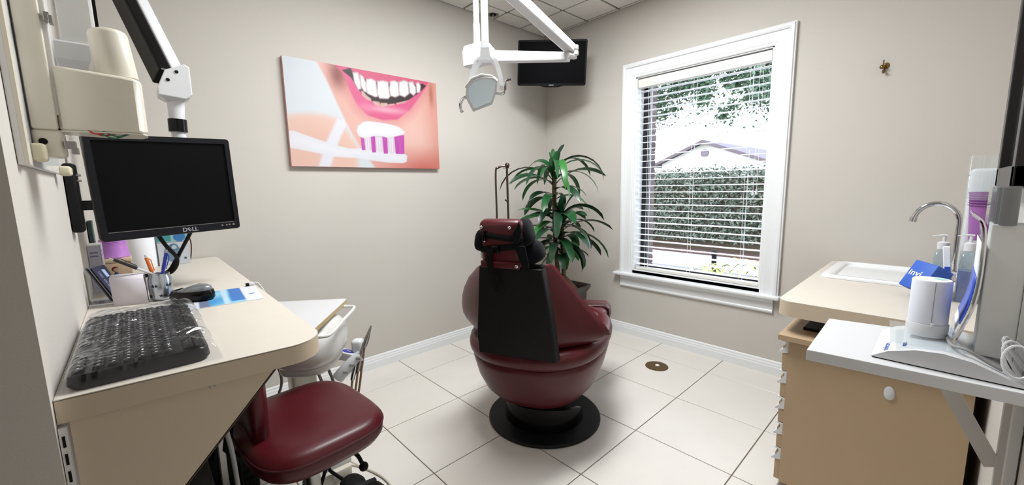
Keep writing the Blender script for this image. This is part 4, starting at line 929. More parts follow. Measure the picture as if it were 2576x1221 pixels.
# tin can with stars and pens
cx, cy = -2.91, -.955
cn = thing('pen_can', 'silver drink can with black stars holding pens', 'can', (cx, cy, DZ))
obj('can_body', MB().lathe([(0, .002), (.022, .0), (.028, .006), (.030, .012), (.030, .07), (.026, .08), (.0265, .086), (.0245, .086), (.024, .08), (.028, .07), (.028, .012), (0, .01)], (cx, cy, DZ), 32), mat('brushed_can', (200, 204, 210), .25, metal=.9, var=(14, (150, 160, 178))), cn)
starm = mat('black_star', (22, 22, 28), .4)
for k in range(16):
    a = -2.9+.62*(k % 8)+(.3 if k > 7 else 0); z = DZ+.018+.0105*((k*3) % 6)
    pts = [((.006 if q % 2 == 0 else .0025)*math.cos(PI/2+q*PI/5), (.006 if q % 2 == 0 else .0025)*math.sin(PI/2+q*PI/5)) for q in range(10)]
    e = Vector((math.cos(a), math.sin(a), 0)); obj('star', MB().prism(pts, 0, .0007, axes_T((cx+.0299*math.cos(a), cy+.0299*math.sin(a), z), (-math.sin(a), math.cos(a), 0), (0, 0, 1), e)), starm, cn, smooth=0)
def pen(name, label, base, tip, cols, clip=True):
    b, t = Vector(base), Vector(tip); d = (t-b).normalized(); L = (t-b).length
    p = thing(name, label, 'pen', b)
    obj('barrel', MB().tube([b, b+d*L*.55], .0042, 10), mat(label[:10]+'barrel', cols[0], .25), p)
    obj('grip', MB().tube([b+d*L*.55, b+d*L*.93], [.0052, .0046], 10), mat(label[:10]+'grip', cols[1], .3), p)
    obj('plunger', MB().tube([b+d*L*.93, b+d*L], .0026, 8), M['chrome'], p)
    if clip:
        s_ = d.cross(Vector((0, 1, 0))).normalized()*-1; obj('clip', MB().tube([b+d*L*.9+s_*.004, b+d*L*.85+s_*.009, b+d*L*.58+s_*.007], .0014, 6), mat(label[:10]+'grip', cols[1], .3), p)
pen('ballpoint_pen', 'black and clear ballpoint pen leaning far over the can rim', (cx+.0215, cy, DZ+.0595), (-3.017, cy-.002, 1.062), ((205, 208, 212), (24, 24, 27)))
pen('ballpoint_pen', 'orange ballpoint pen standing in the star can', (cx-.003, cy+.003, DZ+.02), (-2.937, cy+.018, 1.058), ((206, 104, 30), (206, 104, 30)))
pen('ballpoint_pen', 'blue ballpoint pen standing in the star can', (cx-.008, cy-.0165, DZ+.02), (-2.884, cy-.009, 1.071), ((28, 48, 170), (28, 40, 140)))
# folded card stand
cs = thing('card_stand', 'plain white bent card stand on the desk before the pen can', 'stand', (-2.975, -.955, DZ))
rows = [[(x0+dx, y0, z) for x0, y0 in ((-3.012, -.928), (-2.94, -.958))] for dx, z in ((0, DZ+.0005), (-.002, DZ+.04), (-.004, DZ+.078), (-.004, DZ+.088), (-.004, DZ+.095))]
front = [[(-3.014, -.955, DZ+.0005), (-2.936, -.985, DZ+.0005)], [(-3.016, -.953, DZ+.06), (-2.938, -.983, DZ+.06)], [(-3.017, -.950, DZ+.085), (-2.940, -.980, DZ+.085)], [(-3.016, -.943, DZ+.094), (-2.94, -.973, DZ+.094)], [(-3.014, -.93, DZ+.0975), (-2.938, -.96, DZ+.0975)], [(-3.012, -.915, DZ+.0985), (-2.936, -.945, DZ+.0985)], [(-3.012, -.912, DZ+.0985), (-2.936, -.942, DZ+.0985)], [(-3.01, -.90, DZ+.0005), (-2.934, -.93, DZ+.0005)]]
obj('folded_card', MB().sheet([[(x-.008, y, DZ+(z-DZ)*.935) for x, y, z in row] for row in front]), mat('lilac_card', (206, 200, 208), .5), cs, smooth=50, solid=.0015)
# brochures leaning on the wall
br = thing('brochure_holder', 'clear holder of brochures leaning at the pale wall', 'holder', (-3.045, -.86, DZ))
obj('tray', MB().box(-3.072, -2.965, -.895, -.80, DZ+.0005, DZ+.003).box(-2.969, -2.965, -.895, -.80, DZ+.003, DZ+.03).box(-3.072, -3.068, -.895, -.80, DZ+.003, DZ+.04), M['acrylic'], br, smooth=0)
def paint_bro(U, V):
    C = np.zeros(U.shape+(3,))+np.array([28, 32, 66.])
    C = blend(C, (U > .55)*(U < .8)*(V > .1)*(V < .32)*1.0, (170, 190, 226)); C = blend(C, (U > .5)*(U < .86)*(V > .40)*(V < .95)*1.0, (58, 128, 206))
    C = blend(C, (np.abs(U-.68) < .02)*(V > .4)*1.0, (28, 32, 66)); C = blend(C, (np.abs(V-.72) < .012)*1.0, (28, 32, 66))
    return blend(C, (U > .18)*(U < .36)*(V > .12)*(V < .62)*(np.sin(V*170) > .35)*(np.sin(U*60) > -.4)*1.0, (170, 176, 206))
for k, (dx, colr) in enumerate(((-.012, (60, 62, 70)), (-.006, (108, 104, 106)), (0, (34, 36, 60)))):
    b0 = Vector((-3.018+dx, -.888+k*.0005, DZ+.004)); upv = Vector((-.046, .006, .112)); acr = Vector((.028, .05, 0)).normalized()*.055
    q = [b0-acr*0, b0+acr, b0+acr+upv, b0+upv]; nn = acr.cross(upv).normalized()*.0018
    bt = thing('brochure', ['grey backed brochure at the back of the clear holder', 'taupe brochure in the middle of the clear holder', 'navy and blue brochure at the front of the clear holder'][k], 'brochure', b0, 0, 'brochures in the clear holder')
    obj('leaflet', MB().loft([[p for p in q], [p+nn for p in q]]), mat('brochure_%d' % k, colr, .4), bt, smooth=0)
    if k == 2: print_sheet('cover', 30, 60, tuple(q[3]+nn*1.1), tuple(acr), tuple(-upv), paint_bro, bt)
# back row on the desk
o = thing('storage_box', 'tan lidded box on the desk under the lilac bucket', 'box', (-3.02, -.385, DZ))
obj('box_body', MB().rbox(-3.07, -2.978, -.44, -.33, DZ, DZ+.075, .004, 2), mat('tan_card', (176, 150, 122), .6), o); obj('box_lid', MB().rbox(-3.073, -2.975, -.443, -.327, DZ+.072, DZ+.088, .004, 2), mat('tan_card_lid', (196, 172, 144), .6), o)
bu = thing('bucket', 'lilac plastic bucket standing upside down on the tan box', 'bucket', (-3.024, -.385, DZ+.088))
obj('bucket_wall', MB().lathe([(.046, 0), (.048, .003), (.046, .008), (.043, .03), (.0405, .06), (.039, .075), (.0, .076)], (-3.024, -.385, DZ+.088), 32), mat('lilac_plastic', (182, 120, 196), .35), bu, smooth=50)
for z in (.052, .058, .064, .070): obj('rib', MB().lathe([(.0405, -.0012), (.0420, 0), (.0402, .0012)], (-3.024, -.385, DZ+.088+z), 32), mat('lilac_plastic', (182, 120, 196), .35), bu)
rt_ = thing('paper_roll', 'white paper roll standing at the back of the desk', 'roll', (-2.935, -.125, DZ))
obj('roll', MB().lathe([(.014, 0), (.046, 0), (.047, .003), (.047, .142), (.045, .145), (.014, .145), (.014, .14)], (-2.935, -.125, DZ), 36), M['paper'], rt_, smooth=40)
obj('core', MB().lathe([(.012, .001), (.0145, .001), (.0145, .147), (.012, .147)], (-2.935, -.125, DZ), 20), mat('card_core', (120, 100, 80), .8), rt_)
ca = thing('oral_care_carton', 'white and teal product carton standing at the far desk end', 'carton', (-2.828, -.105, DZ))
obj('carton_body', MB().box(-2.886, -2.770, -.15, -.06, DZ+.0003, DZ+.175), mat('carton_white', (206, 210, 214), .5), ca, smooth=0, bevel=.001)
def paint_carton(U, V):
    C = np.zeros(U.shape+(3,))+np.array([206, 212, 218.]); C = blend(C, (V < .36)*1.0, (150, 190, 190)); C = blend(C, (V < .36)*(U < .45)*1.0, (64, 150, 150))
    C = blend(C, np.clip(.5-(np.hypot((U-.72)*.66, V-.24)-.13)*40, 0, 1), (52, 120, 178)); C = blend(C, (np.abs(V-.38) < .008)*1.0, (40, 60, 70))
    bt = np.hypot((U-.45)*.8, (V-.68)*.9); C = blend(C, np.clip(.5-(bt-.22)*40, 0, 1), (110, 140, 160)); C = blend(C, np.clip(.5-(np.hypot((U-.5)*.7, (V-.52))-.1)*40, 0, 1), (70, 104, 130)); C = blend(C, np.clip(.5-(np.hypot((U-.52)*.7, (V-.52))-.06)*40, 0, 1), (186, 204, 212))
    C = blend(C, np.clip(.5-(np.hypot((U-.84)*.66, (V-.85))-.03)*60, 0, 1), (50, 60, 76)); return C
print_sheet('front_print', 48, 72, (-2.886, -.1506, DZ+.174), (.116, 0, 0), (0, 0, -.173), paint_carton, ca)
obj('handle_cord', MB().tube(spline([(-2.769, -.10, DZ+.15), (-2.757, -.095, DZ+.10), (-2.76, -.10, DZ+.05), (-2.768, -.10, DZ+.006)], 5), .003, 6), mat('brown_cord', (70, 44, 30), .8), ca)
wx = thing('medicine_carton', 'white and purple carton standing against the pale wall', 'carton', (-3.062, -.60, DZ))
obj('carton_body', MB().box(-3.079, -3.048, -.66, -.54, DZ+.0003, DZ+.165), mat('carton_cream', (214, 212, 208), .5), wx, smooth=0, bevel=.001)
def paint_wx(U, V):
    C = np.zeros(U.shape+(3,))+np.array([216, 214, 226.]); C = blend(C, (U > .2)*(U < .75)*(V > .45)*(V < .78)*1.0, (116, 66, 140))
    C = blend(C, (V > .1)*(V < .3)*(np.sin(V*90) > 0)*(U > .15)*(U < .8)*1.0, (90, 96, 160)); return C
print_sheet('side_print', 12, 40, (-3.0795+.03, -.661+.0, DZ+.165), (0.0, .118, 0), (0, 0, -.165), paint_wx, wx).location.x += .0024
print_sheet('front_print', 12, 40, (-3.079, -.6606, DZ+.165), (.031, 0, 0), (0, 0, -.165), paint_wx, wx)
pf = thing('photo_frame', 'thin dark green frame leaning on the wall behind the bucket', 'frame', (-3.068, -.50, DZ))
obj('frame_board', MB().box(-3.078, -3.066, -.535, -.46, DZ+.0003, DZ+.245), mat('dark_green_frame', (26, 40, 38), .5), pf, smooth=0, bevel=.002); obj('photo', MB().box(-3.0665, -3.0655, -.525, -.47, DZ+.01, DZ+.235), mat('frame_print', (60, 96, 88), .4), pf, smooth=0)
fg = thing('figurine', 'tiny figurine with red hair and blue top on the desk', 'figurine', (-3.018, -.62, DZ))
obj('base', MB().lathe([(0, 0), (.018, 0), (.017, .006), (0, .006)], (-3.018, -.62, DZ), 16), mat('orange_base', (176, 92, 52), .6), fg)
obj('body', MB().lathe([(0, .006), (.014, .006), (.012, .025), (.008, .042), (.010, .05), (.004, .056), (.004, .06), (.0, .06)], (-3.018, -.62, DZ), 16).tube([(-3.026, -.622, DZ+.048), (-3.035, -.632, DZ+.034)], .003, 6).tube([(-3.01, -.622, DZ+.048), (-3.002, -.632, DZ+.034)], .003, 6), mat('blue_paint', (70, 96, 150), .5), fg, smooth=60)
obj('head', MB().ball((-3.018, -.622, DZ+.067), .0085, 14, 10), mat('doll_skin', (214, 186, 156), .5), fg)
obj('hair', MB().ball((-3.020, -.6175, DZ+.070), .0098, 14, 10, (1, .9, 1)), mat('doll_hair', (150, 36, 30), .6), fg)
wc = thing('phone_charger', 'white charger plug and cord lying over the desk edge', 'cord', (-2.655, -.95, DZ))
obj('plug', MB().rbox(-2.672, -2.655, -.965, -.94, DZ+.0005, DZ+.012, .003, 2), M['white'], wc)
obj('tip', MB().rbox(-2.68, -2.671, -.962, -.942, DZ+.001, DZ+.01, .002, 2), M['rubber'], wc)
obj('cord', MB().tube(spline([(-2.657, -.955, DZ+.007), (-2.645, -.958, DZ+.008), (-2.634, -.965, .90), (-2.627, -.98, .875), (-2.632, -.995, .845), (-2.66, -1.0, .832), (-2.70, -1.0, .845), (-2.72, -1.0, .867)], 6), .0028, 8), M['white'], wc)

# ================================================================ stool
SX, SY = -2.585, -1.21; SR = math.radians(5)
so = thing('operator_stool', 'burgundy vinyl wheeled stool with padded seat pulled up to the desk', 'stool', (SX, SY, 0), SR)
def sq(z, hx, hy, e=3.6, n=48, dx=0): return [(dx+math.copysign(abs(math.cos(t))**(2/e), math.cos(t))*hx, math.copysign(abs(math.sin(t))**(2/e), math.sin(t))*hy, z) for t in [2*PI*k/n for k in range(n)]]
seat = obj('seat', MB().loft([sq(.405, .16, .20), sq(.41, .19, .232), sq(.43, .203, .244), sq(.46, .205, .246), sq(.464, .203, .244), sq(.480, .196, .238), sq(.491, .178, .22), sq(.497, .14, .18), sq(.499, .08, .10)]), M['vinyl'], so, local=True, smooth=60)
obj('piping', MB().tube([Vector(p) for p in sq(.4625, .2052, .2462)]+[Vector(sq(.4625, .2052, .2462)[0])], .0026, 6), M['vinyld'], seat, local=True)
obj('seat_pan', MB().box(-.12, .12, -.14, .14, .39, .408), M['black'], so, local=True, smooth=0)
bkr = []
for z, s_ in ((.46, .5), (.47, .8), (.49, .95), (.56, 1), (.64, 1), (.70, .95), (.72, .8), (.73, .5)):
    bkr.append([(-.165+.02*math.cos(PI*y/.3)+x*s_, y*s_+.05, z) for x, y in [(math.copysign(abs(math.cos(t))**.6, math.cos(t))*.03, math.copysign(abs(math.sin(t))**.5, math.sin(t))*.13) for t in [2*PI*k/32 for k in range(32)]]])
obj('backrest', MB().loft(bkr), M['vinyl'], so, local=True, smooth=60)
obj('back_bar', MB().tube([(-.1, .05, .40), (-.2, .05, .40), (-.225, .05, .45), (-.205, .05, .56)], .012, 8), M['black'], so, local=True)
obj('gas_lift', MB().tube([(0, 0, .12), (0, 0, .28)], .025, 18).tube([(0, 0, .28), (0, 0, .395)], .015, 16), M['steel'], so, local=True)
obj('height_lever', MB().tube(spline([(.02, -.06, .385), (.06, -.10, .372), (.10, -.13, .34), (.115, -.145, .30)], 5), .007, 8).ball((.117, -.147, .29), .016, 12, 8), M['rubber'], so, local=True)
obj('hub', MB().lathe([(0, .09), (.035, .09), (.035, .14), (.028, .15), (0, .15)], (0, 0, 0), 18), M['black'], so, local=True)
for k in range(5):
    a = 2*PI*k/5+.09; c, s_ = math.cos(a), math.sin(a)
    lgx = obj('leg', MB().tube([(0, 0, .115), (.12*c, .12*s_, .10), (.24*c, .24*s_, .075)], [.022, .018, .014], 10), M['black'], so, local=True)
    obj('caster', MB().tube([(.25*c-.018*s_, .25*s_+.018*c, .028), (.25*c+.018*s_, .25*s_-.018*c, .028)], .027, 16).tube([(.245*c, .245*s_, .03), (.24*c, .24*s_, .075)], .007, 8), M['rubber'], lgx, local=True)

# ================================================================ delivery unit behind the stool
du = thing('delivery_unit', 'white dental delivery unit with tray, handle and handpieces beyond the stool', 'dental unit', (-2.43, -.55, 0))
a_ = Vector((-.60, -.80, 0)); b_ = Vector((-.80, .60, 0)); c_ = Vector((-2.228, -.69, 0))
TT = axes_T((c_.x, c_.y, .70), a_, b_, (0, 0, 1))
tp_ = obj('tray_top', MB().prism(rrect(0, .50, -.34, 0, .02, 4) if False else [(y, x) for x, y in rrect(0, .34, 0, .50, .02, 4)][::-1], .003, .0205, TT), mat('tray_edge', (180, 160, 120), .5), du, smooth=20)
obj('tray_surface', MB().prism([(y, x) for x, y in rrect(.0004, .3396, .0004, .4996, .02, 4)][::-1], .0206, .0222, TT), M['white'], tp_, smooth=20)
obj('tray_handle', MB().tube(spline([TT @ Vector(p) for p in ((.06, .02, .0), (.05, -.02, -.004), (.075, -.05, -.006), (.25, -.05, -.01), (.40, -.05, -.012), (.44, -.03, -.008), (.46, .02, 0))], 6), .0075, 10), M['gwhite'], du)
def blob(c, ax, ay, az_, T=None, e=2.6):
    mb = MB().ball((0, 0, 0), 1, 30, 20)
    for v in mb.bm.verts:
        q = v.co; q = Vector([math.copysign(abs(x)**(2/e), x) for x in q]); v.co = Vector(c)+a_*q.x*ax+b_*q.y*ay+Vector((0, 0, q.z*az_))
    return mb
hcx = TT @ Vector((.22, .10, 0))
obj('control_head', blob((hcx.x, hcx.y, .60), .19, .14, .105, e=2.5), M['gwhite'], du, smooth=80)
obj('head_base', blob((hcx.x, hcx.y, .512), .15, .11, .03, e=3), M['gwhite'], du, smooth=80)
obj('column', MB().rbox(-2.485, -2.375, -.62, -.51, .03, .52, .015, 3), M['cream'], du)
obj('column_foot', MB().rbox(-2.56, -2.30, -.70, -.44, 0, .05, .015, 3), M['cream'], du)
lb = obj('warning_label', MB().box(-2.43, -2.37, -.6225, -.6205, .36, .445), mat('yellow_label', (206, 190, 40), .5), du, smooth=0, label='yellow warning label with black print')
for k in range(9): obj('print_line', MB().box(-2.424, -2.376-.01*(k % 3), -.6232, -.6224, .368+k*.0082, .3715+k*.0082), M['rubber'], lb, smooth=0)
B0 = Vector((-2.335, -.66, .475)); B1 = Vector((-2.225, -.765, .44))
hb = obj('holder_arm', bar(B0, B1, .05, .042, .05, .04), M['gwhite'], du, smooth=0, bevel=.004)
dd = (B1-B0).normalized(); ss = dd.cross(Vector((0, 0, 1))).normalized(); uu = ss.cross(dd)
ov = obj('oval_badge', MB().prism([(.030*math.cos(t), .016*math.sin(t)) for t in [2*PI*k/24 for k in range(24)]], 0, .0015, axes_T(B0.lerp(B1, .68)+uu*.021, dd, -ss, uu)), mat('blue_badge', (44, 52, 160), .4), hb, smooth=0, label='blue oval badge with white lettering')
obj('badge_lettering', MB().box(-.008, .012, -.002, .002, .0016, .002, axes_T(B0.lerp(B1, .68)+uu*.021, dd, -ss, uu)), M['paper'], ov, smooth=0)
obj('holder_block', MB().rbox(-.026, .026, -.026, .026, -.04, .035, .015, 4, frame_T((-2.215, -.745, .49), .8)), M['white'], du)
hblk = obj('holder_bar', MB().tube(spline([(-2.22, -.79, .455), (-2.255, -.775, .43), (-2.30, -.755, .385), (-2.32, -.745, .36)], 5), [.028]*16, 14), M['white'], du, smooth=60)
for k in range(3):
    p = Vector((-2.245, -.80, .44)).lerp(Vector((-2.30, -.775, .38)), k/2); obj('clip_slot', MB().tube([p+Vector((-.004, -.004, .018)), p+Vector((.012, -.014, .016))], .009, 10), M['grey'], hblk)
def hand(p0, p1, r, m2, nm='handpiece'):
    p0, p1 = Vector(p0), Vector(p1); return obj(nm, MB().tube([p0, p0.lerp(p1, .25), p0.lerp(p1, .45), p0.lerp(p1, .9), p1], [r, r*1.15, r, r*.45, r*.4], 12), m2, du)
hand((-2.205, -.80, .50), (-2.172, -.815, .60), .011, M['steel'])
hand((-2.245, -.80, .39), (-2.208, -.80, .52), .012, M['steel'])
hand((-2.27, -.79, .35), (-2.235, -.795, .475), .010, M['chrome'])
hm = mat('brown_hose', (128, 98, 72), .6)
for k, (p, q) in enumerate((((-2.245, -.80, .39), (-2.34, -.70, .10)), ((-2.27, -.79, .35), (-2.36, -.69, .12)), ((-2.205, -.80, .50), (-2.32, -.71, .14)))):
    p, q = Vector(p), Vector(q); obj('hose', MB().tube(spline([p, p+Vector((-.02, -.005, -.09)), (p+q)/2+Vector((.0, -.03, -.10)), q], 6), .0055, 8), hm, du)
gm_ = mat('grey_hose', (130, 118, 110), .6)
for x, y, z0 in ((-2.40, -.67, .50), (-2.35, -.66, .49)):
    obj('hose', MB().tube(spline([(x, y, z0), (x+.01, y-.01, .40), (x+.03, y-.02, .28), (x+.0, y, .10)], 6), .007, 8), gm_, du)
obj('hose', MB().tube(spline([(-2.55, -.64, .49), (-2.54, -.66, .38), (-2.60, -.66, .25), (-2.62, -.62, .12)], 6), .006, 8), gm_, du)

# ================================================================ on the floor under the desk
pc = thing('computer_tower', 'black computer tower on the floor under the desk', 'computer', (-2.96, -1.27, 0))
obj('case', MB().rbox(-3.06, -2.865, -1.52, -1.02, .012, .46, .006, 2), M['black'], pc)
for z in (.40, .36): obj('drive_bay', MB().rbox(-2.866, -2.861, -1.48, -1.28, z-.012, z+.014, .002, 1), M['blackg'], pc)
for x in (-3.03, -2.89):
    for y in (-1.49, -1.05): obj('foot', MB().lathe([(0, 0), (.014, 0), (.012, .013), (0, .013)], (x, y, 0), 12), M['rubber'], pc)
lgd = thing('support_post', 'slim metal post standing under the desk beside the stool', 'post', (-2.815, -1.03, 0)); obj('post_tube', MB().box(-2.825, -2.805, -1.04, -1.02, .008, .8685), M['steel'], lgd, smooth=0, bevel=.002); obj('post_foot', MB().lathe([(0, 0), (.02, 0), (.018, .01), (0, .01)], (-2.815, -1.03, 0), 14), M['rubber'], lgd)
bb = thing('dark_clutter_box', 'made-up black box for dark clutter on the floor behind the stool', 'made-up box', (-2.78, -.74, 0))  # invented box, added to darken the space under the desk
obj('housing', MB().rbox(-2.86, -2.70, -.93, -.56, .01, .36, .008, 2), M['black'], bb); obj('base_rim', MB().box(-2.855, -2.705, -.925, -.565, 0, .012), M['rubber'], bb, smooth=0)
for k in range(5): obj('vent_slot', MB().box(-2.84, -2.72, -.9315, -.929, .10+.03*k, .108+.03*k), M['rubber'], bb, smooth=0)
ub = thing('utility_box', 'cream utility junction box on the floor under the stool', 'box', (-2.43, -.90, 0))
obj('box_body', MB().rbox(-2.495, -2.37, -.985, -.80, 0, .06, .006, 2), M['cream'], ub); obj('box_cover', MB().rbox(-2.47, -2.36, -.96, -.82, .058, .10, .006, 2), M['white'], ub)
fp = thing('foot_control', 'black foot pedal control on the floor beside the utility box', 'pedal', (-2.40, -1.06, 0))
obj('pedal', MB().loft([[(-2.40+x*s_, -1.06+y*s_, z) for x, y in [(math.cos(t)*.055, math.sin(t)*.065) for t in [2*PI*k/28 for k in range(28)]]] for z, s_ in ((0, .95), (.01, 1), (.03, .92), (.045, .7), (.05, .4))]), M['rubber'], fp, smooth=60)
obj('cord', MB().tube(spline([(-2.42, -1.01, .03), (-2.46, -.99, .08), (-2.48, -1.01, .12), (-2.52, -1.03, .05), (-2.55, -1.05, .012)], 6), .007, 8), M['rubber'], fp)
for k, (nm, m_, pts) in enumerate((('loose black cable coiled on the floor near the desk leg', M['rubber'], [(-2.84, -.955, .30), (-2.82, -.975, .36), (-2.77, -1.0, .30), (-2.765, -.98, .2), (-2.765, -.99, .1), (-2.74, -1.06, .008), (-2.70, -1.10, .007)]), ('grey cable hanging below the desk beside the computer tower', M['grey'], [(-2.85, -1.50, .75), (-2.83, -1.46, .60), (-2.82, -1.41, .45), (-2.81, -1.36, .3), (-2.80, -1.33, .15), (-2.80, -1.40, .008)]), ('thin cream cable looping over the tile by the foot control', M['cream'], [(-2.371, -.88, .03), (-2.345, -.90, .02), (-2.315, -.96, .006), (-2.285, -1.05, .006), (-2.275, -1.13, .006), (-2.29, -1.22, .006), (-2.36, -1.29, .006)]), ('thick black cable lying along the floor under the stool', M['rubber'], [(-2.857, -1.30, .15), (-2.835, -1.38, .04), (-2.80, -1.45, .009), (-2.72, -1.485, .009), (-2.62, -1.48, .009), (-2.55, -1.45, .009)]))):
    tag(obj('cable', MB().tube(spline(pts, 6), .0055 if k != 3 else .008, 8), m_), nm, 'cable')

# ================================================================ sink counter on the right
CZ = .79; CX0, CX1, CY0, CY1 = -1.135, -.004, YR+.002, -2.235
sc_ = thing('sink_counter', 'cream laminate counter with rounded corners along the right wall', 'counter', (-.57, -2.52, .66))
outer = rrect(CX0, CX1, CY0, CY1, [0, .035, .05, 0], 8); inner = rrect(-.545, -.075, -2.66, -2.285, .03, 6)
def holed(z0, z1, m, name):
    bm = bmesh.new(); lo = []
    for poly in (outer, inner):
        vs = [bm.verts.new((x, y, z0)) for x, y in poly]; lo += [bm.edges.new((vs[i], vs[(i+1) % len(vs)])) for i in range(len(vs))]
    bmesh.ops.triangle_fill(bm, edges=lo, use_beauty=True)
    g = bmesh.ops.extrude_face_region(bm, geom=bm.faces[:]); 
    for v in [e for e in g['geom'] if isinstance(e, bmesh.types.BMVert)]: v.co.z = z1
    mb = MB(); mb.bm.free(); mb.bm = bm; return obj(name, mb, m, sc_, smooth=30)
holed(CZ-.06, CZ-.0022, M['edge'], 'worktop'); holed(CZ-.002, CZ, M['laminate'], 'laminate_sheet')
obj('wall_cleat', MB().box(-1.1, -.02, YR+.002, YR+.022, CZ-.12, CZ-.061), M['tan'], sc_, smooth=0)
obj('front_leg', MB().box(-.06, -.02, -2.30, -2.26, .0, CZ-.061), M['tan'], sc_, smooth=0)
sk = thing('sink', 'white drop-in basin set in the cream counter', 'sink', (-.31, -2.49, CZ-.16))
R = lambda a, r, z: [(x, y, z) for x, y in rrect(-.56+a, -.06-a, -2.672+a, -2.27-a, r, 6)]
obj('basin', MB().loft([R(0, .04, CZ+.001), R(.0, .04, CZ+.010), R(.008, .04, CZ+.014), R(.035, .04, CZ+.014), R(.045, .04, CZ+.008), R(.055, .04, CZ-.02), R(.07, .05, CZ-.13), R(.11, .05, CZ-.145), R(.19, .02, CZ-.148)], cap=True), M['porcelain'], sk, smooth=50)
obj('drain', MB().lathe([(0, 0), (.022, 0), (.02, .003), (0, .002)], (-.31, -2.49, CZ-.147), 20), M['chrome'], sk)
fa = thing('faucet', 'chrome gooseneck faucet arching over the white basin', 'faucet', (-.2, -2.702, CZ))
FX = -.2
obj('spout', MB().tube([(FX, -2.712, CZ+.01), (FX, -2.708, 1.0)]+[(FX, -2.632-.074*math.cos(PI*k/12)*-1*-1, 1.0+.0+.074*0+.135*math.sin(PI*k/12)) for k in range(1, 11)], .0105, 14), M['chrome'], fa, smooth=60) if False else None
pts = [(FX, -2.706, CZ+.01), (FX, -2.706, .95)]+[(FX, -2.630-.076*math.cos(t), 1.045+.09*math.sin(t)) for t in [PI*k/14*.93 for k in range(0, 15)]]
obj('spout', MB().tube(pts, .0115, 14), M['chrome'], fa, smooth=60)
pe = Vector(pts[-1]); obj('aerator', MB().tube([pe+Vector((0, .0, .004)), pe+Vector((0, .003, -.018))], .0145, 16), M['chrome'], fa)
obj('base', MB().lathe([(0, 0), (.028, 0), (.026, .008), (.018, .02), (.014, .04), (0, .04)], (FX, -2.706, CZ+.0005), 24), M['chrome'], fa)
for s_ in (-.09, .09):
    obj('handle', MB().lathe([(0, 0), (.018, 0), (.016, .02), (.01, .03), (.02, .035), (.02, .045), (0, .05)], (FX+s_, -2.72, CZ+.0005), 16), M['chrome'], fa)

# mobile cabinet under the counter
cb = thing('drawer_cabinet', 'tan drawer cabinet with white pulls under the sink counter', 'cabinet', (-.85, -2.54, 0))
KX0, KX1, KY0, KY1, KT = -1.13, -.58, YR+.03, -2.285, .638
obj('carcass', MB().box(KX0, KX1, KY0, KY1, .03, KT), M['tan'], cb, smooth=0)
obj('plinth', MB().box(KX0+.02, KX1-.02, KY0, KY1-.03, 0, .03), M['black'], cb, smooth=0)
obj('cabinet_top', MB().box(KX0-.03, KX1, KY0, KY1+.032, KT, KT+.022), M['tan'], cb, smooth=0, bevel=.0015)
dzs = [(.505, .628), (.395, .502), (.285, .392), (.175, .282), (.035, .172)]
for (z0, z1) in dzs:
    d = obj('drawer', MB().box(KX0+.006, KX1-.006, KY1-.005, KY1+.02, z0, z1-.022), M['tan'], cb, smooth=0)
    pr = [(.0, 0), (.022, -.004), (.025, .0), (.024, .006), (.012, .03), (.0, .042)]
    mb = MB(); mb.loft([[(x, KY1+.0+t, z1-.036+z) for t, z in [(0, .036), (.026, .036), (.026, .0335), (.011, .031), (.008, .022), (.014, .008), (.033, -.014), (.031, -.018), (0, -.012)]] for x in (KX0+.004, KX1-.004)])
    obj('drawer_pull', mb, M['white'], d, smooth=30, label='white finger pull')
kn = obj('side_bumper', MB().ball((KX0-.001, -2.581, .527), .02, 20, 12, (.45, .75, 1.25)), M['white'], cb, label='white oval knob on the cabinet side')
o = thing('paper_stack', 'dark folder lying on the drawer cabinet under the counter', 'folder', (-.92, -2.40, KT+.022))
obj('folder', MB().box(-1.04, -.80, -2.50, -2.31, KT+.0222, KT+.034), M['black'], o, smooth=0, bevel=.002)

# ---------------------------------------------------------------- wall shelf with bracket
SZ = .87
sf = thing('wall_shelf', 'white folding wall shelf on a diagonal bracket over the cabinet', 'shelf', (-1.7, -2.64, .57))
shp = [(-1.862, -2.470), (-1.83, YR+.004), (-1.50, YR+.004), (-1.565, -2.463)][::1]
obj('board', MB().prism(shp, SZ-.025, SZ, None), M['white'], sf, smooth=0, bevel=.0015)
BXX = -1.585
obj('strut', bar((BXX, -2.655, SZ-.026), (BXX, YR+.018, .600), .006, .03, .006, .03), mat('bracket_white', (206, 202, 196), .45), sf, smooth=0)
obj('wall_rail', MB().box(BXX-.012, BXX+.012, YR+.002, YR+.016, .25, SZ-.025), mat('bracket_white', (206, 202, 196), .45), sf, smooth=0)
obj('shelf_rail', MB().box(BXX-.01, BXX+.01, -2.72, -2.64, SZ-.033, SZ-.025), mat('bracket_white', (206, 202, 196), .45), sf, smooth=0)
standard('shelf_standard', 'white slotted shelf standard on the wall beside the folding shelf', -1.74, -1.715, YR+.01, .2, .83, 'y')
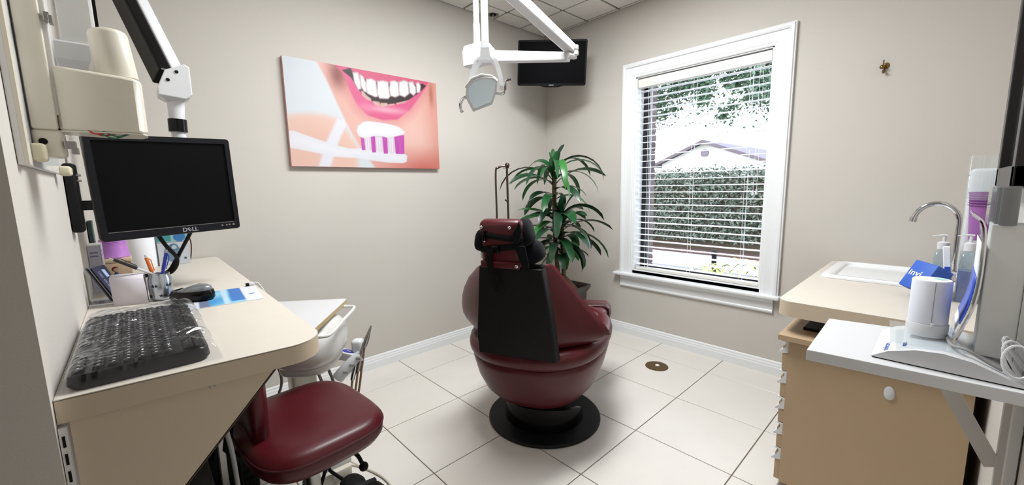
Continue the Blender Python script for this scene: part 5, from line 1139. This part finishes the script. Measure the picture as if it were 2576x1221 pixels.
# curved display base
db = thing('display_base', 'white arched display base with blue lettering on the wall shelf', 'display stand', (-1.72, -2.68, SZ))
hump = [(-2.575, SZ+.003), (-2.60, SZ+.02), (-2.64, SZ+.034), (-2.68, SZ+.038), (-2.72, SZ+.032), (-2.76, SZ+.016), (-2.785, SZ+.004)]
hump = [(y, max(z, SZ+.0035)) for y, z in hump]; ring = hump+[(-2.785, SZ+.0025), (-2.575, SZ+.0025)]
mb = MB(); mb.loft([[(x-.0*y, y, z) for y, z in ring] for x in (-1.815, -1.60)]); obj('arch', mb, M['white'], db, smooth=40)
obj('gap_shadow_slab', MB().box(-1.813, -1.602, -2.783, -2.577, SZ, SZ+.0026), M['rubber'], db, smooth=0)  # black slab standing in for the gap shadow under the arch
blu = mat('blue_print', (60, 96, 180), .5)
sl = Vector((0, -.035, .02)).normalized(); obj('lettering', text_mb('sonicare', .017, axes_T((-1.775, -2.596, SZ+.0175), Vector((0, 0, 1)).cross(Vector((1, 0, 0))).normalized()*0+Vector((1, 0, 0)), Vector((0, .86, -.5))*-1*-1, Vector((0, .5, .86))), shear=0), blu, db, smooth=0)
obj('lettering', text_mb('PHILIPS', .009, axes_T((-1.768, -2.624, SZ+.0295), Vector((1, 0, 0)), Vector((0, .93, -.36))*-1*-1, Vector((0, .36, .93))), shear=0), blu, db, smooth=0)
for (xa, xb, ya, yb, z, r_) in ((-1.80, -1.63, -2.70, -2.595, SZ+.0385, .08), (-1.655, -1.58, -2.70, -2.63, SZ+.0385, -.1)):
    T = frame_T(((xa+xb)/2, (ya+yb)/2, z), r_); obj('clear_plate', MB().box((xa-xb)/2, (xb-xa)/2, (ya-yb)/2, (yb-ya)/2, 0, .003, T), M['acrylic'], db, smooth=0)
cyx, cyy, cyz = -1.70, -2.652, SZ+.0418
cyd = thing('charger_tower', 'white round charger tower standing on the arched display base', 'charger', (cyx, cyy, cyz))
obj('foot', MB().lathe([(0, 0), (.033, 0), (.0335, .002), (.0335, .026), (.0325, .028), (0, .028)], (cyx, cyy, cyz), 40), M['white'], cyd)
obj('tower', MB().lathe([(0, .0285), (.0315, .0285), (.0315, .120), (.030, .1225), (0, .1228)], (cyx, cyy, cyz), 48), mat('lilac_white', (222, 224, 234), .35), cyd)
obj('seam', MB().box(-.0322, -.0312, -.0004, .0004, .03, .121, frame_T((cyx, cyy, cyz), .2)), M['grey'], cyd, smooth=0)
obj('stop_tab', MB().rbox(-.036, -.031, -.003, .003, .024, .033, .001, 1, frame_T((cyx, cyy, cyz), .25)), M['white'], cyd)
obj('top_mark', MB().lathe([(0, .1229), (.01, .1229), (0, .1235)], (cyx+.008, cyy-.012, cyz), 16), mat('mint_print', (150, 206, 190), .5), cyd)
tag(obj('cord', MB().tube(spline([(cyx-.014, cyy-.032, cyz+.007), (-1.742, -2.686, SZ+.0455), (-1.776, -2.693, SZ+.0465), (-1.79, -2.712, SZ+.0465), (-1.793, -2.735, SZ+.033), (-1.795, -2.757, SZ+.022)], 6), .0028, 8), M['grey']), 'grey power cord running from the white charger tower to the wall', 'cord')
# tall dispenser with dark sleeves and a bent clear panel
tb_ = thing('literature_holder', 'tall white holder with bent chrome-edged clear panel on the display base', 'holder', (-1.70, -2.75, SZ+.03))
obj('column', MB().box(-1.74, -1.66, -2.772, -2.722, SZ+.027, SZ+.29), mat('holder_white', (224, 224, 222), .4), tb_, smooth=0, bevel=.002)
obj('column_back', MB().box(-1.745, -1.655, -2.785, -2.772, SZ+.006, SZ+.29), M['gwhite'], tb_, smooth=0, bevel=.001)
prof = [(-2.695, SZ+.31), (-2.712, SZ+.285), (-2.716, SZ+.2), (-2.712, SZ+.13), (-2.700, SZ+.078), (-2.692, SZ+.049)]
prof = [tuple(p) for p in [(q.y, q.z) for q in spline([(0, y, z) for y, z in prof], 5)]]
obj('bent_panel', MB().sheet([[(x, y, z) for x in (-1.76, -1.56)] for y, z in prof]), M['acrylic'], tb_, smooth=60, solid=.003)
obj('chrome_edge', MB().tube([(-1.762, y, z) for y, z in prof], .003, 6), M['chrome'], tb_)
pm = mat('blue_leaflet', (52, 84, 190), .35)
lf = thing('leaflet', 'blue and white leaflet lying against the bent clear panel', 'leaflet', (-1.66, -2.70, SZ+.06))
obj('sheet_white', MB().sheet([[(x, y+.0035, z) for x in (-1.752, -1.585)] for y, z in prof if SZ+.06 < z < SZ+.27]), M['paper'], lf, smooth=60, solid=.0008); obj('sheet_blue', MB().sheet([[(x, y+.0048, z) for x in (-1.75, -1.587)] for y, z in prof if SZ+.085 < z < SZ+.19]), pm, lf, smooth=60, solid=.0008)
sb = thing('sleeve_box', 'clear box of dark sleeves in the top of the white holder', 'box', (-1.70, -2.737, SZ+.29))
obj('clear_box', MB().box(-1.752, -1.75, -2.758, -2.716, SZ+.29, SZ+.362).box(-1.66, -1.658, -2.758, -2.716, SZ+.29, SZ+.362).box(-1.752, -1.658, -2.718, -2.716, SZ+.29, SZ+.362), M['acrylic'], sb, smooth=0)
for k in range(4): obj('sleeve', MB().tube([(-1.735+.018*k, -2.741+.004*(k % 2), SZ+.2895), (-1.735+.018*k, -2.741+.004*(k % 2), SZ+.36)], .012, 12), mat('dark_sleeve', (34, 22, 24), .3), sb)
pc_ = thing('coiled_cord', 'white bundled cord hanging at the shelf end by the wall', 'cord', (-1.72, -2.79, SZ+.01))
for k in range(4): obj('loop', MB().tube([(-1.80+.012*k+.01*math.sin(t), -2.772+.018*math.cos(t), SZ+.045+(.028+.004*(k % 3))*math.sin(t+.5*k)) for t in [2*PI*j/18 for j in range(19)]], .0024, 7), M['white'], pc_)

# ---------------------------------------------------------------- things on the counter
ib = thing('gift_box', 'blue box with white lettering tilted up behind the white charger', 'box', (-.80, -2.62, CZ))
yw, pt_, rl_ = math.radians(140.3), math.radians(26.9), math.radians(-7.1)
nb = Vector((math.cos(yw)*math.cos(pt_), math.sin(yw)*math.cos(pt_), math.sin(pt_))); rb = Vector((-math.sin(yw), math.cos(yw), 0)); ubv = nb.cross(rb)
rb, ubv = rb*math.cos(rl_)+ubv*math.sin(rl_), -rb*math.sin(rl_)+ubv*math.cos(rl_)
TB = axes_T((-.753, -2.606, .881), rb, ubv, nb)
bm_ = mat('blue_card', (42, 86, 180), .6, var=(14, (52, 98, 194)))
obj('box_body', MB().rbox(-.0435, .0435, -.0565, .0565, -.075, 0, .004, 2, TB), bm_, ib)
obj('lettering', text_mb('invi', .033, TB @ Matrix.Translation((-.012, .004, .0006)), bold=.0005, spacing=1.05), M['paper'], ib, smooth=0)
def pump(name, label, x, y, h, r, liquid, frac, cap, sq_=True):
    t = thing(name, label, 'bottle', (x, y, CZ))
    prof = [(r, 0), (r, h*.62), (r*.9, h*.70), (r*.45, h*.76), (r*.45, h*.8)]
    body = [[(x+a, y+b, CZ+.0005+z) for a, b in rrect(-q, q, -q*.8, q*.8, q*.35, 4)] for q, z in prof]
    obj('bottle_body', MB().loft(body), M['clearblue'], t, smooth=40)
    obj('liquid', MB().loft([[(x+a, y+b, CZ+.003+z) for a, b in rrect(-r*.93, r*.93, -r*.74, r*.74, r*.33, 4)] for z in (0, h*.62*frac)]), liquid, t, smooth=40)
    obj('collar', MB().lathe([(r*.5, h*.77), (r*.55, h*.77), (r*.55, h*.88), (r*.3, h*.9), (0, h*.9)], (x, y, CZ), 20), cap, t)
    obj('pump_stem', MB().tube([(x, y, CZ+h*.89), (x, y, CZ+h*.99)], r*.16, 10), cap, t)
    obj('nozzle', MB().tube(spline([(x, y-.008, CZ+h), (x, y+.008, CZ+h*1.004), (x-.004, y+.034, CZ+h*.985)], 4), [r*.2]*5+[r*.12]*4, 8, flat=.6), cap, t)
    obj('label_sheet', MB().box(x-r*.7, x+r*.7, y+r*.805, y+r*.815, CZ+h*.15, CZ+h*.5), M['paper'], t, smooth=0)
green = glassy('green_gel', (150, 225, 180), .35, .1); blueL = mat('blue_liquid', (24, 56, 150), .15, coat=.5)
pump('hand_sanitizer', 'clear hand sanitizer bottle with white pump beside the blue box', -.603, -2.665, .235, .033, green, .35, M['white'])
pump('mouthwash_bottle', 'bottle of dark blue liquid with white pump beside the sanitizer', -.705, -2.732, .25, .03, blueL, .75, M['white'])
bt = thing('silver_top_bottle', 'clear bottle with silver dome top behind the blue bottle', 'bottle', (-.665, -2.776, CZ))
obj('bottle_body', MB().lathe([(0, 0), (.02, 0), (.02, .115), (.018, .135), (.012, .147), (0, .147)], (-.665, -2.776, CZ+.0005), 24), M['clearblue'], bt, smooth=50); obj('dome', MB().lathe([(.0, .217), (.012, .215), (.018, .202), (.02, .182), (.02, .148), (0, .148)], (-.665, -2.776, CZ), 24), M['chrome'], bt, smooth=50)
obj('cap', MB().rbox(-.68, -.65, -2.79, -2.762, CZ+.215, CZ+.222, .003, 1), M['rubber'], bt)
tv_ = thing('toothbrush', 'blue and white toothbrush pack leaning between the bottles', 'toothbrush', (-.74, -2.70, CZ))
obj('pack', MB().rbox(-.0035, .0035, -.011, .011, 0, .20, .003, 1, frame_T((-.662, -2.694, CZ+.001), 0, math.radians(-6))), M['paper'], tv_); obj('blue_handle', MB().rbox(-.005, -.003, -.008, .008, .05, .12, .001, 1, frame_T((-.662, -2.694, CZ+.001), 0, math.radians(-6))), pm, tv_)
# white cup dispenser on the wall
cd = thing('cup_dispenser', 'white wall cabinet with clear front and purple cups above the counter', 'dispenser', (-.45, YR+.05, .86))
obj('housing', MB().rbox(-.58, -.33, YR+.002, -2.712, .86, 1.285, .012, 3), M['white'], cd)
obj('hinge_pin', MB().tube([(-.56, -2.713, 1.26), (-.56, -2.706, 1.26)], .004, 8), M['steel'], cd)
obj('clear_tube', MB().lathe([(.046, 0), (.048, 0), (.048, .16), (.046, .16)], (-.66, -2.7505, 1.17), 28), M['acrylic'], cd)
pur = mat('purple_plastic', (146, 92, 158), .45)
cups = thing('paper_cup', 'stack of purple ribbed cups in the clear dispenser tube', 'cup', (-.66, -2.7505, 1.02))
obj('cup_wall', MB().lathe([(0, 0), (.026, 0), (.037, .17), (.039, .172), (.039, .178), (.036, .178)], (-.66, -2.7505, 1.02), 28), pur, cups, smooth=40)
for k in range(6): obj('rim', MB().lathe([(.036, -.0015), (.0405, 0), (.036, .0015)], (-.66, -2.7505, 1.15+k*.009), 28), pur, cups)
ph = thing('soap_pump', 'tall white soap pump standing under the purple cups', 'bottle', (-.61, -2.775, CZ))
obj('bottle_body', MB().lathe([(0, 0), (.022, 0), (.022, .22), (.012, .25), (0, .25)], (-.61, -2.776, CZ+.0005), 20), M['white'], ph, smooth=50); obj('pump_stem', MB().tube([(-.61, -2.776, CZ+.25), (-.61, -2.776, CZ+.355)], .007, 10), M['white'], ph)
obj('nozzle', MB().tube(spline([(-.61, -2.79, CZ+.358), (-.61, -2.76, CZ+.363), (-.615, -2.725, CZ+.352)], 4), [.009]*5+[.006]*4, 8, flat=.6), M['white'], ph)
# dark framed picture on the right wall
fx0, fx1 = -1.60, -1.14
fr_ = thing('picture_frame', 'dark framed glazed picture hanging on the right wall above the shelf', 'picture', (-1.4, YR+.02, 1.225))
yb, yf = YR+.001, -2.748
obj('frame_moulding', MB().box(fx0, fx0+.05, yb, yf, 1.225, 1.90).box(fx1-.05, fx1, yb, yf, 1.225, 1.90).box(fx0, fx1, yb, yf, 1.225, 1.275).box(fx0, fx1, yb, yf, 1.85, 1.90), M['frame'], fr_, smooth=0, bevel=.003)
obj('mat_board', MB().box(fx0+.05, fx1-.05, yb, yb+.015, 1.275, 1.85), mat('mat_board', (180, 186, 178), .6), fr_, smooth=0)
obj('glazing', MB().box(fx0+.048, fx1-.048, yb+.03, yb+.032, 1.273, 1.852), M['acrylic'], fr_, smooth=0)
